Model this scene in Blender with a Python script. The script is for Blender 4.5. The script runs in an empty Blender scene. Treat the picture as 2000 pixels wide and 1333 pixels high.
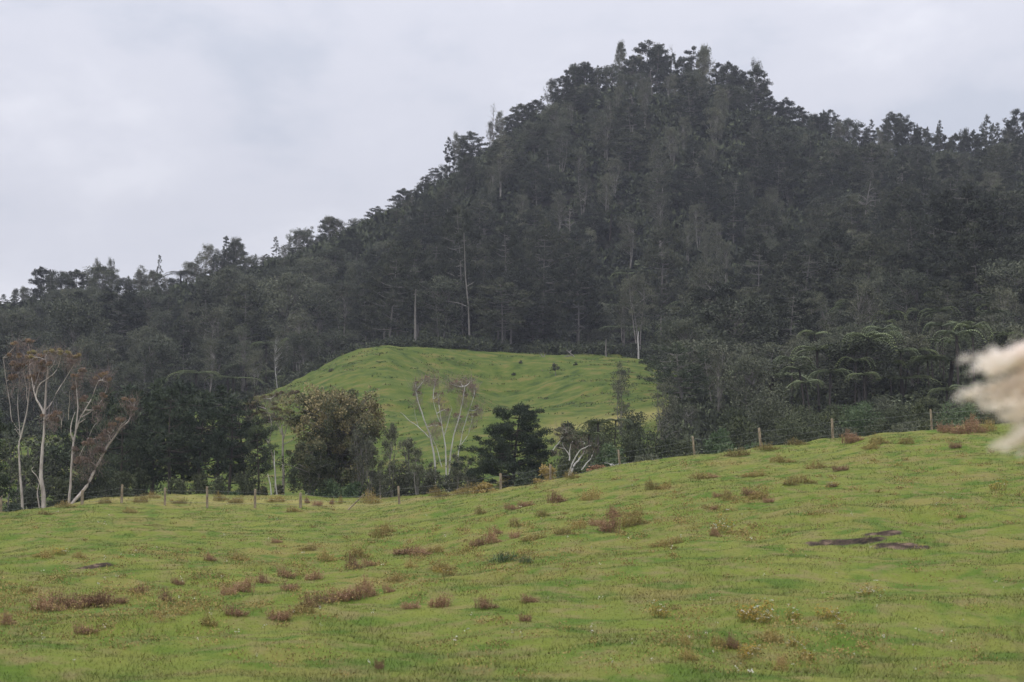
import bpy, math, random
import numpy as np
from mathutils import Matrix, Vector

R = math.radians
sc = bpy.context.scene
col = sc.collection
rng = np.random.default_rng(7)
random.seed(7)

# ------------------------------------------------------------------ camera
F = 4331.0                       # focal length in pixels of the 2000 px wide photograph
HROW = 930.0                     # pixel row of the true horizon
PITCH = math.atan((HROW - 666.5) / F)
cam = bpy.data.cameras.new('camera')
cam.sensor_width = 36
cam.lens = F / 2000 * 36
cam.clip_start = 0.3
cam.clip_end = 6000
cam.dof.use_dof = True
cam.dof.focus_distance = 150
cam.dof.aperture_fstop = 3.6
cam_o = bpy.data.objects.new('camera', cam)
col.objects.link(cam_o)
cam_o.location = (0, 0, 0)
cam_o.rotation_euler = (math.pi / 2 + PITCH, 0, 0)
sc.camera = cam_o
sc.render.resolution_x, sc.render.resolution_y = 1024, 682

# ------------------------------------------------------------------ view, world, sun
sc.view_settings.view_transform = 'Standard'
sc.view_settings.look = 'None'
sc.view_settings.gamma = 1
sc.view_settings.exposure = 0.07
SUN_EL, SUN_ROT = R(48), R(215)
w = bpy.data.worlds.new('World'); sc.world = w; w.use_nodes = True
nt = w.node_tree; nt.nodes.clear()
def N(nt, t, **kw):
    n = nt.nodes.new(t)
    for k, v in kw.items():
        if k.startswith('i_'): n.inputs[k[2:].replace('_', ' ')].default_value = v
        else: setattr(n, k, v)
    return n
def L(nt, a, b): nt.links.new(a, b)
def ramp(nt, fac, stops, interp='LINEAR'):
    n = nt.nodes.new('ShaderNodeValToRGB'); n.color_ramp.interpolation = interp
    e = n.color_ramp.elements
    e[0].position, e[0].color = stops[0][0], (*stops[0][1], 1)
    e[1].position, e[1].color = stops[-1][0], (*stops[-1][1], 1)
    for p, c in stops[1:-1]:
        x = e.new(p); x.color = (*c, 1)
    if fac is not None: nt.links.new(fac, n.inputs[0])
    return n
sky = N(nt, 'ShaderNodeTexSky', sky_type='NISHITA', sun_disc=False)
sky.sun_elevation, sky.sun_rotation = SUN_EL, SUN_ROT
b1 = N(nt, 'ShaderNodeBackground', i_Strength=0.08); L(nt, sky.outputs[0], b1.inputs[0])
tc = N(nt, 'ShaderNodeTexCoord')
mp = N(nt, 'ShaderNodeMapping'); mp.inputs['Scale'].default_value = (1.0, 1.0, 1.9); mp.inputs['Rotation'].default_value = (0.0, 0.35, 0.0)
mp.inputs['Location'].default_value = (2.3, 0.4, 1.7)
L(nt, tc.outputs['Generated'], mp.inputs[0])
n1 = N(nt, 'ShaderNodeTexNoise', i_Scale=5.5, i_Detail=7.0, i_Roughness=0.55, i_Distortion=0.15)
L(nt, mp.outputs[0], n1.inputs['Vector'])
cr = ramp(nt, n1.outputs['Fac'], [(0.33, (0.57, 0.60, 0.69)), (0.47, (0.68, 0.69, 0.77)), (0.62, (0.79, 0.795, 0.865))], 'EASE')
sep = N(nt, 'ShaderNodeSeparateXYZ'); L(nt, tc.outputs['Generated'], sep.inputs[0])
mr = N(nt, 'ShaderNodeMapRange'); L(nt, sep.outputs['Z'], mr.inputs['Value'])
mr.inputs['From Min'].default_value = 0.12; mr.inputs['From Max'].default_value = 1.0
mr.inputs['To Min'].default_value = 1.0; mr.inputs['To Max'].default_value = 2.4
b2 = N(nt, 'ShaderNodeBackground'); L(nt, cr.outputs[0], b2.inputs[0]); L(nt, mr.outputs[0], b2.inputs[1])
mx = N(nt, 'ShaderNodeMixShader', i_Fac=0.93); L(nt, b1.outputs[0], mx.inputs[1]); L(nt, b2.outputs[0], mx.inputs[2])
wo = N(nt, 'ShaderNodeOutputWorld'); L(nt, mx.outputs[0], wo.inputs[0])

sun = bpy.data.lights.new('sun', 'SUN'); sun.energy = 1.1; sun.angle = R(14); sun.color = (1.0, 0.95, 0.86)
so = bpy.data.objects.new('sun', sun); col.objects.link(so)
sd = Vector((math.sin(SUN_ROT) * math.cos(SUN_EL), math.cos(SUN_ROT) * math.cos(SUN_EL), math.sin(SUN_EL)))
so.rotation_euler = sd.to_track_quat('Z', 'Y').to_euler()

# ------------------------------------------------------------------ helpers
def tag(o, label=None, cat=None, group=None, kind=None):
    if label: o['label'] = label
    if cat: o['category'] = cat
    if group: o['group'] = group
    if kind: o['kind'] = kind
    return o
def empty(name, loc, rz=0.0, s=1.0):
    o = bpy.data.objects.new(name, None); col.objects.link(o)
    o.location = loc; o.rotation_euler = (0, 0, rz); o.scale = (s, s, s) if not hasattr(s, '__len__') else s
    o.empty_display_size = 0.2
    return o
def copy_tree(o, parent=None):
    c = o.copy(); col.objects.link(c); c.parent = parent
    for ch in list(o.children): copy_tree(ch, c)
    return c

class MB:
    """collects vertices and faces with a per-vertex tint; build() links one mesh object"""
    def __init__(s): s.v = []; s.f = []; s.t = []; s.n = 0
    def add(s, v, f, tint=0.5):
        v = np.asarray(v, float).reshape(-1, 3); f = np.asarray(f, int)
        s.v.append(v); s.f.append(f + s.n)
        s.t.append(np.broadcast_to(np.asarray(tint, float), (len(v),)).copy()); s.n += len(v)
    def tube(s, pts, rad, sides=6, tint=0.5):
        pts = np.asarray(pts, float); k = len(pts)
        rad = np.broadcast_to(np.asarray(rad, float), (k,))
        d = np.gradient(pts, axis=0); d /= np.linalg.norm(d, axis=1)[:, None] + 1e-9
        ref = np.where(np.abs(d[:, 2:3]) > 0.9, [[1.0, 0.2, 0]], [[0, 0, 1.0]])
        a = np.cross(d, ref); a /= np.linalg.norm(a, axis=1)[:, None] + 1e-9
        b = np.cross(d, a)
        an = np.linspace(0, 2 * math.pi, sides, endpoint=False)
        ring = pts[:, None] + rad[:, None, None] * (np.cos(an)[None, :, None] * a[:, None] + np.sin(an)[None, :, None] * b[:, None])
        v = ring.reshape(-1, 3)
        i = np.arange(k - 1)[:, None] * sides; j = np.arange(sides)[None]; j2 = (j + 1) % sides
        f = np.stack([i + j, i + j2, i + sides + j2, i + sides + j], -1).reshape(-1, 4)
        s.add(v, f, tint)
    def leaves(s, c, length, width, axis, tint=0.5, r=None):
        """one rhombus per centre C along AXIS, random roll"""
        r = r or rng
        n = len(c)
        axis = axis / (np.linalg.norm(axis, axis=1)[:, None] + 1e-9)
        q = r.normal(size=(n, 3)); q -= (q * axis).sum(1)[:, None] * axis; q /= np.linalg.norm(q, axis=1)[:, None] + 1e-9
        l = (np.broadcast_to(length, (n,)) * 0.5)[:, None]; wd = (np.broadcast_to(width, (n,)) * 0.5)[:, None]
        v = np.stack([c - axis * l, c + q * wd - axis * l * .1, c + axis * l, c - q * wd - axis * l * .1], 1).reshape(-1, 3)
        f = np.arange(n * 4).reshape(n, 4)
        s.add(v, f, np.repeat(np.broadcast_to(tint, (n,)), 4))
    def merge(s, o, mat=None, tint=0.0):
        v = np.concatenate(o.v)
        if mat is not None: v = v @ mat[:3, :3].T + mat[:3, 3]
        n0 = s.n; s.v.append(v); s.t.append(np.clip(np.concatenate(o.t) + tint, 0, 1))
        for f in o.f: s.f.append(f + n0)
        s.n += len(v)
    def mesh(s, name, mat, smooth=False):
        v = np.concatenate(s.v).astype(np.float32)
        me = bpy.data.meshes.new(name)
        me.vertices.add(len(v)); me.vertices.foreach_set('co', v.ravel())
        lv = np.concatenate([f.ravel() for f in s.f]).astype(np.int32)
        lt = np.concatenate([np.full(len(f), f.shape[1]) for f in s.f]).astype(np.int32)
        me.loops.add(len(lv)); me.loops.foreach_set('vertex_index', lv)
        me.polygons.add(len(lt)); me.polygons.foreach_set('loop_start', np.concatenate([[0], np.cumsum(lt)[:-1]]).astype(np.int32))
        me.polygons.foreach_set('loop_total', lt)
        if smooth: me.polygons.foreach_set('use_smooth', np.ones(len(lt), bool))
        a = me.attributes.new('tint', 'FLOAT', 'POINT'); a.data.foreach_set('value', np.concatenate(s.t).astype(np.float32))
        me.materials.append(mat); me.update(calc_edges=True)
        return me
    def build(s, name, mat, parent=None, smooth=False):
        o = bpy.data.objects.new(name, s.mesh(name, mat, smooth)); col.objects.link(o); o.parent = parent
        return o

def hash2(i, j, seed):
    h = (i.astype(np.int64) * 374761393 + j.astype(np.int64) * 668265263 + seed * 974634777) & 0xffffffff
    h = ((h ^ (h >> 13)) * 1274126177) & 0xffffffff
    return ((h ^ (h >> 16)) & 0xffff) / 65535.0
def vnoise(x, y, seed=0):
    xi, yi = np.floor(x), np.floor(y); fx, fy = x - xi, y - yi
    fx = fx * fx * (3 - 2 * fx); fy = fy * fy * (3 - 2 * fy); xi = xi.astype(int); yi = yi.astype(int)
    a, b, c, d = hash2(xi, yi, seed), hash2(xi + 1, yi, seed), hash2(xi, yi + 1, seed), hash2(xi + 1, yi + 1, seed)
    return (a * (1 - fx) + b * fx) * (1 - fy) + (c * (1 - fx) + d * fx) * fy - 0.5
def fbm(x, y, seed=0, o=3):
    r = 0; a = 1.0
    for k in range(o): r = r + a * vnoise(x * 2 ** k + 17.3 * k, y * 2 ** k - 9.1 * k, seed + k); a *= .5
    return r

# ------------------------------------------------------------------ terrain: height at (x, y), eye level = 0
def row_z(row, Y):
    v = (666.5 - row) / F
    return Y * (math.sin(PITCH) + v * math.cos(PITCH)) / (math.cos(PITCH) - v * math.sin(PITCH))
# column px: fence, crest, hollow behind it (z), paddock foot, paddock top, behind it, mid hill, ridge
TAB = [
 (-600, (136,1030),(142,1028),(170,-5.5),(215,985),(300,890),(315,882),(400,745),(465,680)),
 (-300, (136,1020),(142,1018),(170,-5.5),(215,980),(300,880),(315,872),(400,735),(470,655)),
 (0,    (135,1004),(142,1003),(165,-5.5),(210,978),(300,868),(315,862),(400,720),(480,632)),
 (200,  (134,984),(145,976),(170,-5),(210,968),(300,840),(315,830),(400,700),(480,618)),
 (400,  (132,990),(150,966),(172,-5),(215,955),(305,800),(318,795),(400,680),(485,575)),
 (530,  (131,994),(152,967),(175,-5),(225,930),(320,768),(334,792),(400,665),(490,540)),
 (700,  (130,997),(154,972),(176,-5),(228,920),(330,690),(345,712),(410,610),(500,495)),
 (800,  (130,984),(150,972),(172,-4),(225,905),(335,684),(347,684),(420,585),(520,445)),
 (1000, (128,952),(138,951),(165,-3),(220,890),(340,692),(350,688),(430,530),(545,300)),
 (1100, (127,937),(135,936),(160,-3),(215,880),(340,696),(350,692),(430,500),(555,238)),
 (1250, (126,909),(132,907),(155,-2),(205,875),(340,704),(350,700),(430,480),(560,192)),
 (1350, (126,893),(130,892),(150,-1.8),(195,858),(300,750),(315,740),(430,490),(560,188)),
 (1500, (125,874),(130,873),(150,-1),(190,865),(290,740),(305,725),(430,490),(560,240)),
 (1700, (125,853),(130,852),(150,0.5),(185,840),(285,700),(300,680),(430,480),(560,318)),
 (2000, (124,831),(130,829),(150,2),(185,815),(280,670),(300,650),(430,465),(560,335)),
 (2600, (124,810),(130,808),(150,3),(185,790),(280,650),(300,630),(430,450),(560,325)),
]
PXN = np.array([t[0] for t in TAB], float)
YN, ZN = [], []
for t in TAB:
    ys = [-120, 0, 27]; zs = [-2.9, -2.5, row_z(1342, 27)]
    for k, (Y, q) in enumerate(t[1:]):
        ys.append(Y); zs.append(q if k == 2 else row_z(q, Y))
    zr = zs[-1]; ys += [640, 900]; zs += [zr - 12, zr - 60]
    YN.append(ys); ZN.append(zs)
YN = np.array(YN, float); ZN = np.array(ZN, float)
def ground(x, y, detail=True):
    x = np.atleast_1d(np.asarray(x, float)); y = np.atleast_1d(np.asarray(y, float))
    px = 1000 + F * x / np.maximum(y, 27.0)
    px = np.clip(px, -600, 2600)
    K = YN.shape[1]
    # gentle smoothing across columns
    ys = np.empty((K,) + x.shape); zs = np.empty_like(ys)
    for k in range(K):
        ys[k] = (np.interp(px - 45, PXN, YN[:, k]) + np.interp(px + 45, PXN, YN[:, k]) + np.interp(px, PXN, YN[:, k])) / 3
        zs[k] = (np.interp(px - 45, PXN, ZN[:, k]) + np.interp(px + 45, PXN, ZN[:, k]) + np.interp(px, PXN, ZN[:, k])) / 3
    sl = (zs[1:] - zs[:-1]) / (ys[1:] - ys[:-1])
    m = np.empty_like(zs); m[0] = sl[0]; m[-1] = sl[-1]
    s0, s1 = sl[:-1], sl[1:]
    same = (s0 * s1) > 0
    m[1:-1] = np.where(same, 2 * s0 * s1 / np.where(same, s0 + s1, 1), 0)
    z = np.where(y <= ys[0], zs[0], zs[-1])
    for k in range(K - 1):
        h = ys[k + 1] - ys[k]; t = (y - ys[k]) / h; inn = (t >= 0) & (t <= 1); t = np.clip(t, 0, 1)
        zz = (2*t**3-3*t**2+1)*zs[k] + (t**3-2*t**2+t)*h*m[k] + (-2*t**3+3*t**2)*zs[k+1] + (t**3-t**2)*h*m[k+1]
        z = np.where(inn, zz, z)
    # spur running down the knoll, hollow beside it, gully in the hill
    def seg(ax, ay, bx, by, wd):
        t = np.clip(((x-ax)*(bx-ax)+(y-ay)*(by-ay))/((bx-ax)**2+(by-ay)**2), 0, 1)
        return np.exp(-(((x-ax-t*(bx-ax))**2+(y-ay-t*(by-ay))**2)/wd**2))
    def X(p, Y): return (p-1000)/F*Y
    z = z + .30*seg(X(1630,66), 66, X(1850,66), 65, 2.2) + .22*seg(X(1660,38.5), 38.5, X(1900,39), 39, 1.3) - .15*seg(X(1620,41), 41, X(1750,41), 41, .8) + .2*seg(X(300,38),38,X(520,39),39,1.5)
    z = z + 2.8*seg(X(822,302), 302, X(905,275), 275, 7.0) + 1.2*seg(X(905,275),275,X(990,245),245,8) + 0.4*seg(X(640,326),326,X(700,322),322,6.0)
    z = z - 4.2*seg(X(950,306), 306, X(1010,268), 268, 11.0)
    z = z - 5.0*seg(X(1215,380), 380, X(1190,500), 500, 12.0)
    hill = np.clip((y - 345) / 60, 0, 1)
    z = z + hill * 7.0 * fbm(x/45, y/60, 31, 3) * np.clip((640-y)/60, 0, 1)
    z = z + np.clip((y-165)/40,0,1)*(1-hill)*1.0*fbm(x/18, y/25, 5, 2)
    if detail:
        near = np.clip((170 - y) / 10, 0, 1) * np.clip((y-5)/15, 0, 1)
        z = z + near * (0.38*fbm(x/6.5, y/8.0, 41, 2) + 0.18*fbm(x/1.7, y/1.5, 43, 2) + 0.06*fbm(x/0.5, y/0.45, 47, 2))
        pad = np.clip((y-200)/20,0,1)*(1-hill)
        terr = np.sin(z * 5.2 + 3*fbm(x/9, y/9, 58, 2)) * np.clip(.5 + 1.4*vnoise(x/7, y/7, 59), 0, 1)
        z = z + pad * (0.5*fbm(x/6, y/4, 51, 2) + 0.22*fbm(x/1.6, y/1.6, 52, 2) + .13*terr)
    return z
def g1(x, y): return float(ground(x, y)[0])
def at(px, row, Y):
    u = (px - 1000) / F; v = (666.5 - row) / F
    d = np.array([u, math.cos(PITCH) - v * math.sin(PITCH), math.sin(PITCH) + v * math.cos(PITCH)])
    return d * (Y / d[1])
def onx(px, Y, row=800):  # x at a column and depth
    return at(px, row, Y)[0]
def hit(px, row, y0=22, y1=175):
    ys = np.arange(y0, y1, 0.1); p = at(px, row, 1.0)
    z = ground(p[0] * ys, ys); k = np.argmax(p[2] * ys <= z)
    return ys[k] if (p[2] * ys <= z).any() else None
def to_px(p):
    x, y, z = p; c, s = math.cos(PITCH), math.sin(PITCH)
    d = y * c + z * s
    return 1000 + F * x / d, 666.5 - F * (z * c - y * s) / d

# ------------------------------------------------------------------ materials
def new_mat(name):
    m = bpy.data.materials.new(name); m.use_nodes = True; nt = m.node_tree; nt.nodes.clear()
    o = N(nt, 'ShaderNodeOutputMaterial'); p = N(nt, 'ShaderNodeBsdfPrincipled', i_Roughness=0.85)
    p.inputs['Specular IOR Level'].default_value = 0.2
    L(nt, p.outputs[0], o.inputs[0]); return m, nt, p
def leaf_mat(name, stops, var=0.55, rough=0.75, spec=0.15, noise=0.35, trans=0.0):
    """leaf colour from the leaf's own tint, a little from the plant and from noise"""
    m, nt, p = new_mat(name); p.inputs['Roughness'].default_value = rough; p.inputs['Specular IOR Level'].default_value = spec
    at_ = N(nt, 'ShaderNodeAttribute', attribute_name='tint')
    oi = N(nt, 'ShaderNodeObjectInfo')
    tcn = N(nt, 'ShaderNodeTexCoord'); no = N(nt, 'ShaderNodeTexNoise', i_Scale=0.6, i_Detail=3.0)
    L(nt, tcn.outputs['Object'], no.inputs['Vector'])
    a = N(nt, 'ShaderNodeMath', operation='MULTIPLY_ADD'); L(nt, oi.outputs['Random'], a.inputs[0]); a.inputs[1].default_value = var; a.inputs[2].default_value = -var/2
    b = N(nt, 'ShaderNodeMath', operation='ADD'); L(nt, at_.outputs['Fac'], b.inputs[0]); L(nt, a.outputs[0], b.inputs[1])
    c = N(nt, 'ShaderNodeMath', operation='MULTIPLY_ADD'); L(nt, no.outputs['Fac'], c.inputs[0]); c.inputs[1].default_value = noise; c.inputs[2].default_value = -noise/2
    d = N(nt, 'ShaderNodeMath', operation='ADD', use_clamp=True); L(nt, b.outputs[0], d.inputs[0]); L(nt, c.outputs[0], d.inputs[1])
    r = ramp(nt, d.outputs[0], stops); L(nt, r.outputs[0], p.inputs['Base Color'])
    if trans:
        tr = N(nt, 'ShaderNodeBsdfTranslucent'); L(nt, r.outputs[0], tr.inputs[0])
        ms = N(nt, 'ShaderNodeMixShader', i_Fac=trans); L(nt, p.outputs[0], ms.inputs[1]); L(nt, tr.outputs[0], ms.inputs[2])
        out = [n for n in nt.nodes if n.type == 'OUTPUT_MATERIAL'][0]; L(nt, ms.outputs[0], out.inputs[0])
    return m
def bark_mat(name, c1, c2, scale=6.0):
    m, nt, p = new_mat(name)
    tcn = N(nt, 'ShaderNodeTexCoord'); mpn = N(nt, 'ShaderNodeMapping'); mpn.inputs['Scale'].default_value = (1, 1, 0.25)
    L(nt, tcn.outputs['Object'], mpn.inputs[0])
    no = N(nt, 'ShaderNodeTexNoise', i_Scale=scale, i_Detail=5.0, i_Roughness=0.65); L(nt, mpn.outputs[0], no.inputs['Vector'])
    r = ramp(nt, no.outputs['Fac'], [(0.35, c1), (0.65, c2)]); L(nt, r.outputs[0], p.inputs['Base Color'])
    bp = N(nt, 'ShaderNodeBump', i_Strength=0.5, i_Distance=0.03); L(nt, no.outputs['Fac'], bp.inputs['Height']); L(nt, bp.outputs[0], p.inputs['Normal'])
    return m
M = {}
M['pine_leaf'] = leaf_mat('pine_needles', [(0.0, (0.020, 0.025, 0.017)), (0.5, (0.046, 0.053, 0.035)), (1.0, (0.105, 0.110, 0.070))])
M['near_pine_leaf'] = leaf_mat('dark_pine_needles', [(0.0, (0.025, 0.037, 0.024)), (0.5, (0.052, 0.068, 0.041)), (1.0, (0.105, 0.125, 0.070))])
M['bush_leaf'] = leaf_mat('forest_leaves', [(0.0, (0.034, 0.040, 0.028)), (0.5, (0.082, 0.092, 0.062)), (1.0, (0.158, 0.168, 0.110))])
M['kanuka_leaf'] = leaf_mat('kanuka_leaves', [(0.0, (0.050, 0.054, 0.038)), (0.5, (0.106, 0.112, 0.074)), (1.0, (0.190, 0.194, 0.126))])
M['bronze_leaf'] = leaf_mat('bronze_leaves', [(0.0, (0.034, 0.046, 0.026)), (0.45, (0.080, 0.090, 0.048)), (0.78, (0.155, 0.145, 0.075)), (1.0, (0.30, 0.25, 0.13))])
M['shrub_leaf'] = leaf_mat('shrub_leaves', [(0.0, (0.034, 0.044, 0.026)), (0.5, (0.075, 0.088, 0.048)), (1.0, (0.140, 0.152, 0.080))])
M['green_leaf'] = leaf_mat('green_shrub_leaves', [(0.0, (0.045, 0.075, 0.035)), (0.5, (0.085, 0.125, 0.062)), (1.0, (0.15, 0.19, 0.10))])
M['under_leaf'] = leaf_mat('undergrowth_leaves', [(0.0, (0.022, 0.028, 0.018)), (0.55, (0.050, 0.058, 0.036)), (1.0, (0.12, 0.14, 0.075))])
M['rust_leaf'] = leaf_mat('rust_leaves', [(0.0, (0.15, 0.120, 0.10)), (0.35, (0.25, 0.175, 0.13)), (0.65, (0.34, 0.235, 0.14)), (1.0, (0.30, 0.28, 0.13))], var=0.1, noise=0.2)
M['olive_gum'] = leaf_mat('olive_gum_leaves', [(0.0, (0.125, 0.10, 0.075)), (0.5, (0.20, 0.175, 0.10)), (1.0, (0.26, 0.26, 0.12))], var=0.1)
M['twig'] = leaf_mat('fine_twigs', [(0.0, (0.12, 0.090, 0.082)), (1.0, (0.28, 0.215, 0.19))])
M['fern_leaf'] = leaf_mat('fern_fronds', [(0.0, (0.075, 0.095, 0.05)), (0.5, (0.130, 0.158, 0.074)), (1.0, (0.23, 0.265, 0.105))], var=0.45)
M['dark_bark'] = bark_mat('dark_bark', (0.035, 0.03, 0.026), (0.08, 0.07, 0.06))
M['grey_bark'] = bark_mat('grey_bark', (0.12, 0.11, 0.10), (0.24, 0.225, 0.205))
M['mid_bark'] = bark_mat('mid_grey_bark', (0.13, 0.12, 0.11), (0.31, 0.29, 0.26))
M['pale_bark'] = bark_mat('pale_bark', (0.22, 0.19, 0.17), (0.52, 0.47, 0.43), 3.5)
M['white_bark'] = bark_mat('white_bark', (0.36, 0.34, 0.32), (0.62, 0.60, 0.58), 3.5)
M['post_wood'] = bark_mat('weathered_timber', (0.13, 0.10, 0.065), (0.33, 0.27, 0.19), 9.0)
M['tan_leaf'] = leaf_mat('tan_weed', [(0.0, (0.14, 0.12, 0.045)), (0.5, (0.30, 0.22, 0.08)), (1.0, (0.46, 0.36, 0.13))])
M['tuft'] = leaf_mat('tussock', [(0.0, (0.045, 0.075, 0.024)), (0.6, (0.085, 0.11, 0.035)), (1.0, (0.17, 0.14, 0.07))])
M['brown_leaf'] = leaf_mat('brown_weed', [(0.0, (0.14, 0.085, 0.055)), (0.5, (0.30, 0.175, 0.105)), (1.0, (0.45, 0.30, 0.17))])
M['yellow_leaf'] = leaf_mat('yellow_weed', [(0.0, (0.15, 0.15, 0.05)), (0.4, (0.26, 0.235, 0.07)), (0.8, (0.44, 0.27, 0.045)), (0.9, (0.46, 0.30, 0.06)), (1.0, (0.62, 0.62, 0.56))], var=0.05, noise=0.1)
M['plume'] = leaf_mat('plume_fibres', [(0.0, (0.86, 0.60, 0.36)), (0.5, (0.97, 0.80, 0.60)), (1.0, (0.98, 0.92, 0.86))], var=0, noise=0.15, trans=0.42)
M['blade'] = leaf_mat('pampas_blades', [(0.0, (0.17, 0.19, 0.07)), (1.0, (0.36, 0.33, 0.15))])
mm, ntm, pm = new_mat('wire_steel'); pm.inputs['Base Color'].default_value = (0.25, 0.25, 0.25, 1); pm.inputs['Metallic'].default_value = 0.6; pm.inputs['Roughness'].default_value = 0.5
M['wire'] = mm

def grass_color(nt, blades):
    """pasture colour shared by the turf and the grass blades: position noise only"""
    tcn = N(nt, 'ShaderNodeTexCoord')
    def noise(scale, xyz=(1, 1, 0.0), detail=4.0, rough=0.55, loc=(0, 0, 0)):
        mpn = N(nt, 'ShaderNodeMapping'); mpn.inputs['Scale'].default_value = xyz; mpn.inputs['Location'].default_value = loc
        L(nt, tcn.outputs['Object'], mpn.inputs[0])
        no = N(nt, 'ShaderNodeTexNoise', i_Scale=scale, i_Detail=detail, i_Roughness=rough); L(nt, mpn.outputs[0], no.inputs['Vector']); return no
    def mix(a, b, fac, mode='MIX'):
        m = N(nt, 'ShaderNodeMix', data_type='RGBA', blend_type=mode)
        L(nt, fac, m.inputs[0]); L(nt, a, m.inputs[6]); L(nt, b, m.inputs[7]); return m.outputs[2]
    base = ramp(nt, noise(0.22, (1, 0.6, 0)).outputs['Fac'], [(0.36, (0.185, 0.198, 0.042)), (0.5, (0.142, 0.176, 0.030)), (0.63, (0.205, 0.186, 0.052))]).outputs[0]
    lush = N(nt, 'ShaderNodeRGB'); lush.outputs[0].default_value = (0.086, 0.142, 0.020, 1)
    fl = ramp(nt, noise(0.75, (1, 0.75, 0), 3.0, 0.5, (5, 3, 0)).outputs['Fac'], [(0.50, (0, 0, 0)), (0.62, (0.9, 0.9, 0.9))])
    c = mix(base, lush.outputs[0], fl.outputs[0])
    dry = N(nt, 'ShaderNodeRGB'); dry.outputs[0].default_value = (0.205, 0.172, 0.070, 1)
    fd = ramp(nt, noise(1.3, (1, 0.8, 0), 4.0, 0.6, (11, 7, 0)).outputs['Fac'], [(0.50, (0, 0, 0)), (0.64, (0.75, 0.75, 0.75))])
    c = mix(c, dry.outputs[0], fd.outputs[0])
    fine = ramp(nt, noise(9.0, (1, 1, 0), 3.0, 0.7).outputs['Fac'], [(0.3, (0.86, 0.87, 0.84)), (0.7, (1.10, 1.1, 1.1))])
    one = N(nt, 'ShaderNodeValue'); one.outputs[0].default_value = 1.0
    c = mix(c, fine.outputs[0], one.outputs[0], 'MULTIPLY')
    return c, mix, noise
m, nt, p = new_mat('pasture_turf'); p.inputs['Roughness'].default_value = 0.95; p.inputs['Specular IOR Level'].default_value = 0.1
c, mix, noise = grass_color(nt, False)
zone = N(nt, 'ShaderNodeAttribute', attribute_name='tint')      # 0 pasture, 0.5 dry seeding strip, 1 forest floor
pad = N(nt, 'ShaderNodeRGB'); pad.outputs[0].default_value = (0.135, 0.190, 0.058, 1)
pad2 = ramp(nt, noise(0.30, (1, 1.3, 0), 9.0, 0.72).outputs['Fac'], [(0.38, (0.034, 0.062, 0.012)), (0.45, (0.066, 0.098, 0.016)), (0.53, (0.095, 0.122, 0.022)), (0.62, (0.150, 0.132, 0.040))])
za = N(nt, 'ShaderNodeAttribute', attribute_name='paddock')
c = mix(c, pad2.outputs[0], za.outputs['Fac'])
drys = ramp(nt, noise(1.1, (1, 1, 0), 4.0).outputs['Fac'], [(0.35, (0.25, 0.20, 0.075)), (0.65, (0.30, 0.27, 0.09))])
zd = N(nt, 'ShaderNodeAttribute', attribute_name='dry'); c = mix(c, drys.outputs[0], zd.outputs['Fac'])
soil = ramp(nt, noise(0.9, (1, 1, 0), 5.0).outputs['Fac'], [(0.35, (0.022, 0.022, 0.018)), (0.65, (0.05, 0.048, 0.034))])
c = mix(c, soil.outputs[0], zone.outputs['Fac'])
sc1 = ramp(nt, noise(2.2, (1, 1, 1), 5.0, 0.65).outputs['Fac'], [(0.38, (0.020, 0.016, 0.012)), (0.52, (0.065, 0.046, 0.034)), (0.64, (0.20, 0.14, 0.10))])
zs_ = N(nt, 'ShaderNodeAttribute', attribute_name='soil'); c = mix(c, sc1.outputs[0], zs_.outputs['Fac'])
L(nt, c, p.inputs['Base Color'])
bn = noise(3.0, (1, 1, 1), 6.0, 0.7); bp = N(nt, 'ShaderNodeBump', i_Strength=0.6, i_Distance=0.12)
L(nt, bn.outputs['Fac'], bp.inputs['Height']); L(nt, bp.outputs[0], p.inputs['Normal'])
M['turf'] = m
m, nt, p = new_mat('grass_blades'); p.inputs['Roughness'].default_value = 0.7; p.inputs['Specular IOR Level'].default_value = 0.2
c, mix, noise = grass_color(nt, True)
a_ = N(nt, 'ShaderNodeAttribute', attribute_name='tint')
g = ramp(nt, a_.outputs['Fac'], [(0.0, (0.82, 0.84, 0.8)), (0.5, (1.0, 1.0, 1.0)), (1.0, (1.25, 1.2, 1.15))]); one = N(nt, 'ShaderNodeValue'); one.outputs[0].default_value = 1.0
c = mix(c, g.outputs[0], one.outputs[0], 'MULTIPLY'); L(nt, c, p.inputs['Base Color'])
M['grass'] = m

# ------------------------------------------------------------------ the ground sheet
SCARS = []   # (x, y, half width, half depth, drop) of the slips in the turf
for px_, row_, hw, hd, dr in ((1655, 1064, 80, 0.9, 0.11), (1757, 1068, 56, 0.6, 0.08), (181, 1111, 38, 0.6, 0.10), (1725, 1050, 40, .35, .06)):
    yy = hit(px_, row_); SCARS.append((onx(px_, yy, row_), yy, hw / F * yy, hd, dr))
ORANGE = -1
def scar(x, y, z):
    soilm = np.zeros_like(z)
    for k, (sx, sy, sw, sdp, dr) in enumerate(SCARS):
        wob = vnoise(x * 1.1, y * 0 + k * 9.0, 61) * .9 + vnoise(x * 3.3, y * 0 + k * 5.0, 62) * .3
        u = (x - sx) / sw; v = y - sy - wob * sdp
        e = np.clip(1 - u * u, 0, 1) ** .6
        # the turf behind stands above a crumbling bank and eases back down over a few metres
        prof = np.clip((v + .12) / .24, 0, 1) * np.exp(-np.clip(v, 0, 99) / 5.0)
        z = z + dr * e * prof
        wallm = np.clip(1.2 - np.abs((v + .08) / (.24 * (.6 + sdp))), 0, 1) * (e > 0)
        soilm = np.maximum(soilm, np.clip((wallm * e - .12 - .3 * vnoise(x*2.3, y*2.3, 77) - .7 * vnoise(x*5.1, y*5.5, 78)) * 4, 0, 1) * (wallm * e > .04) * (1.0 if k != ORANGE else 0.9))
    return z, soilm
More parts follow.
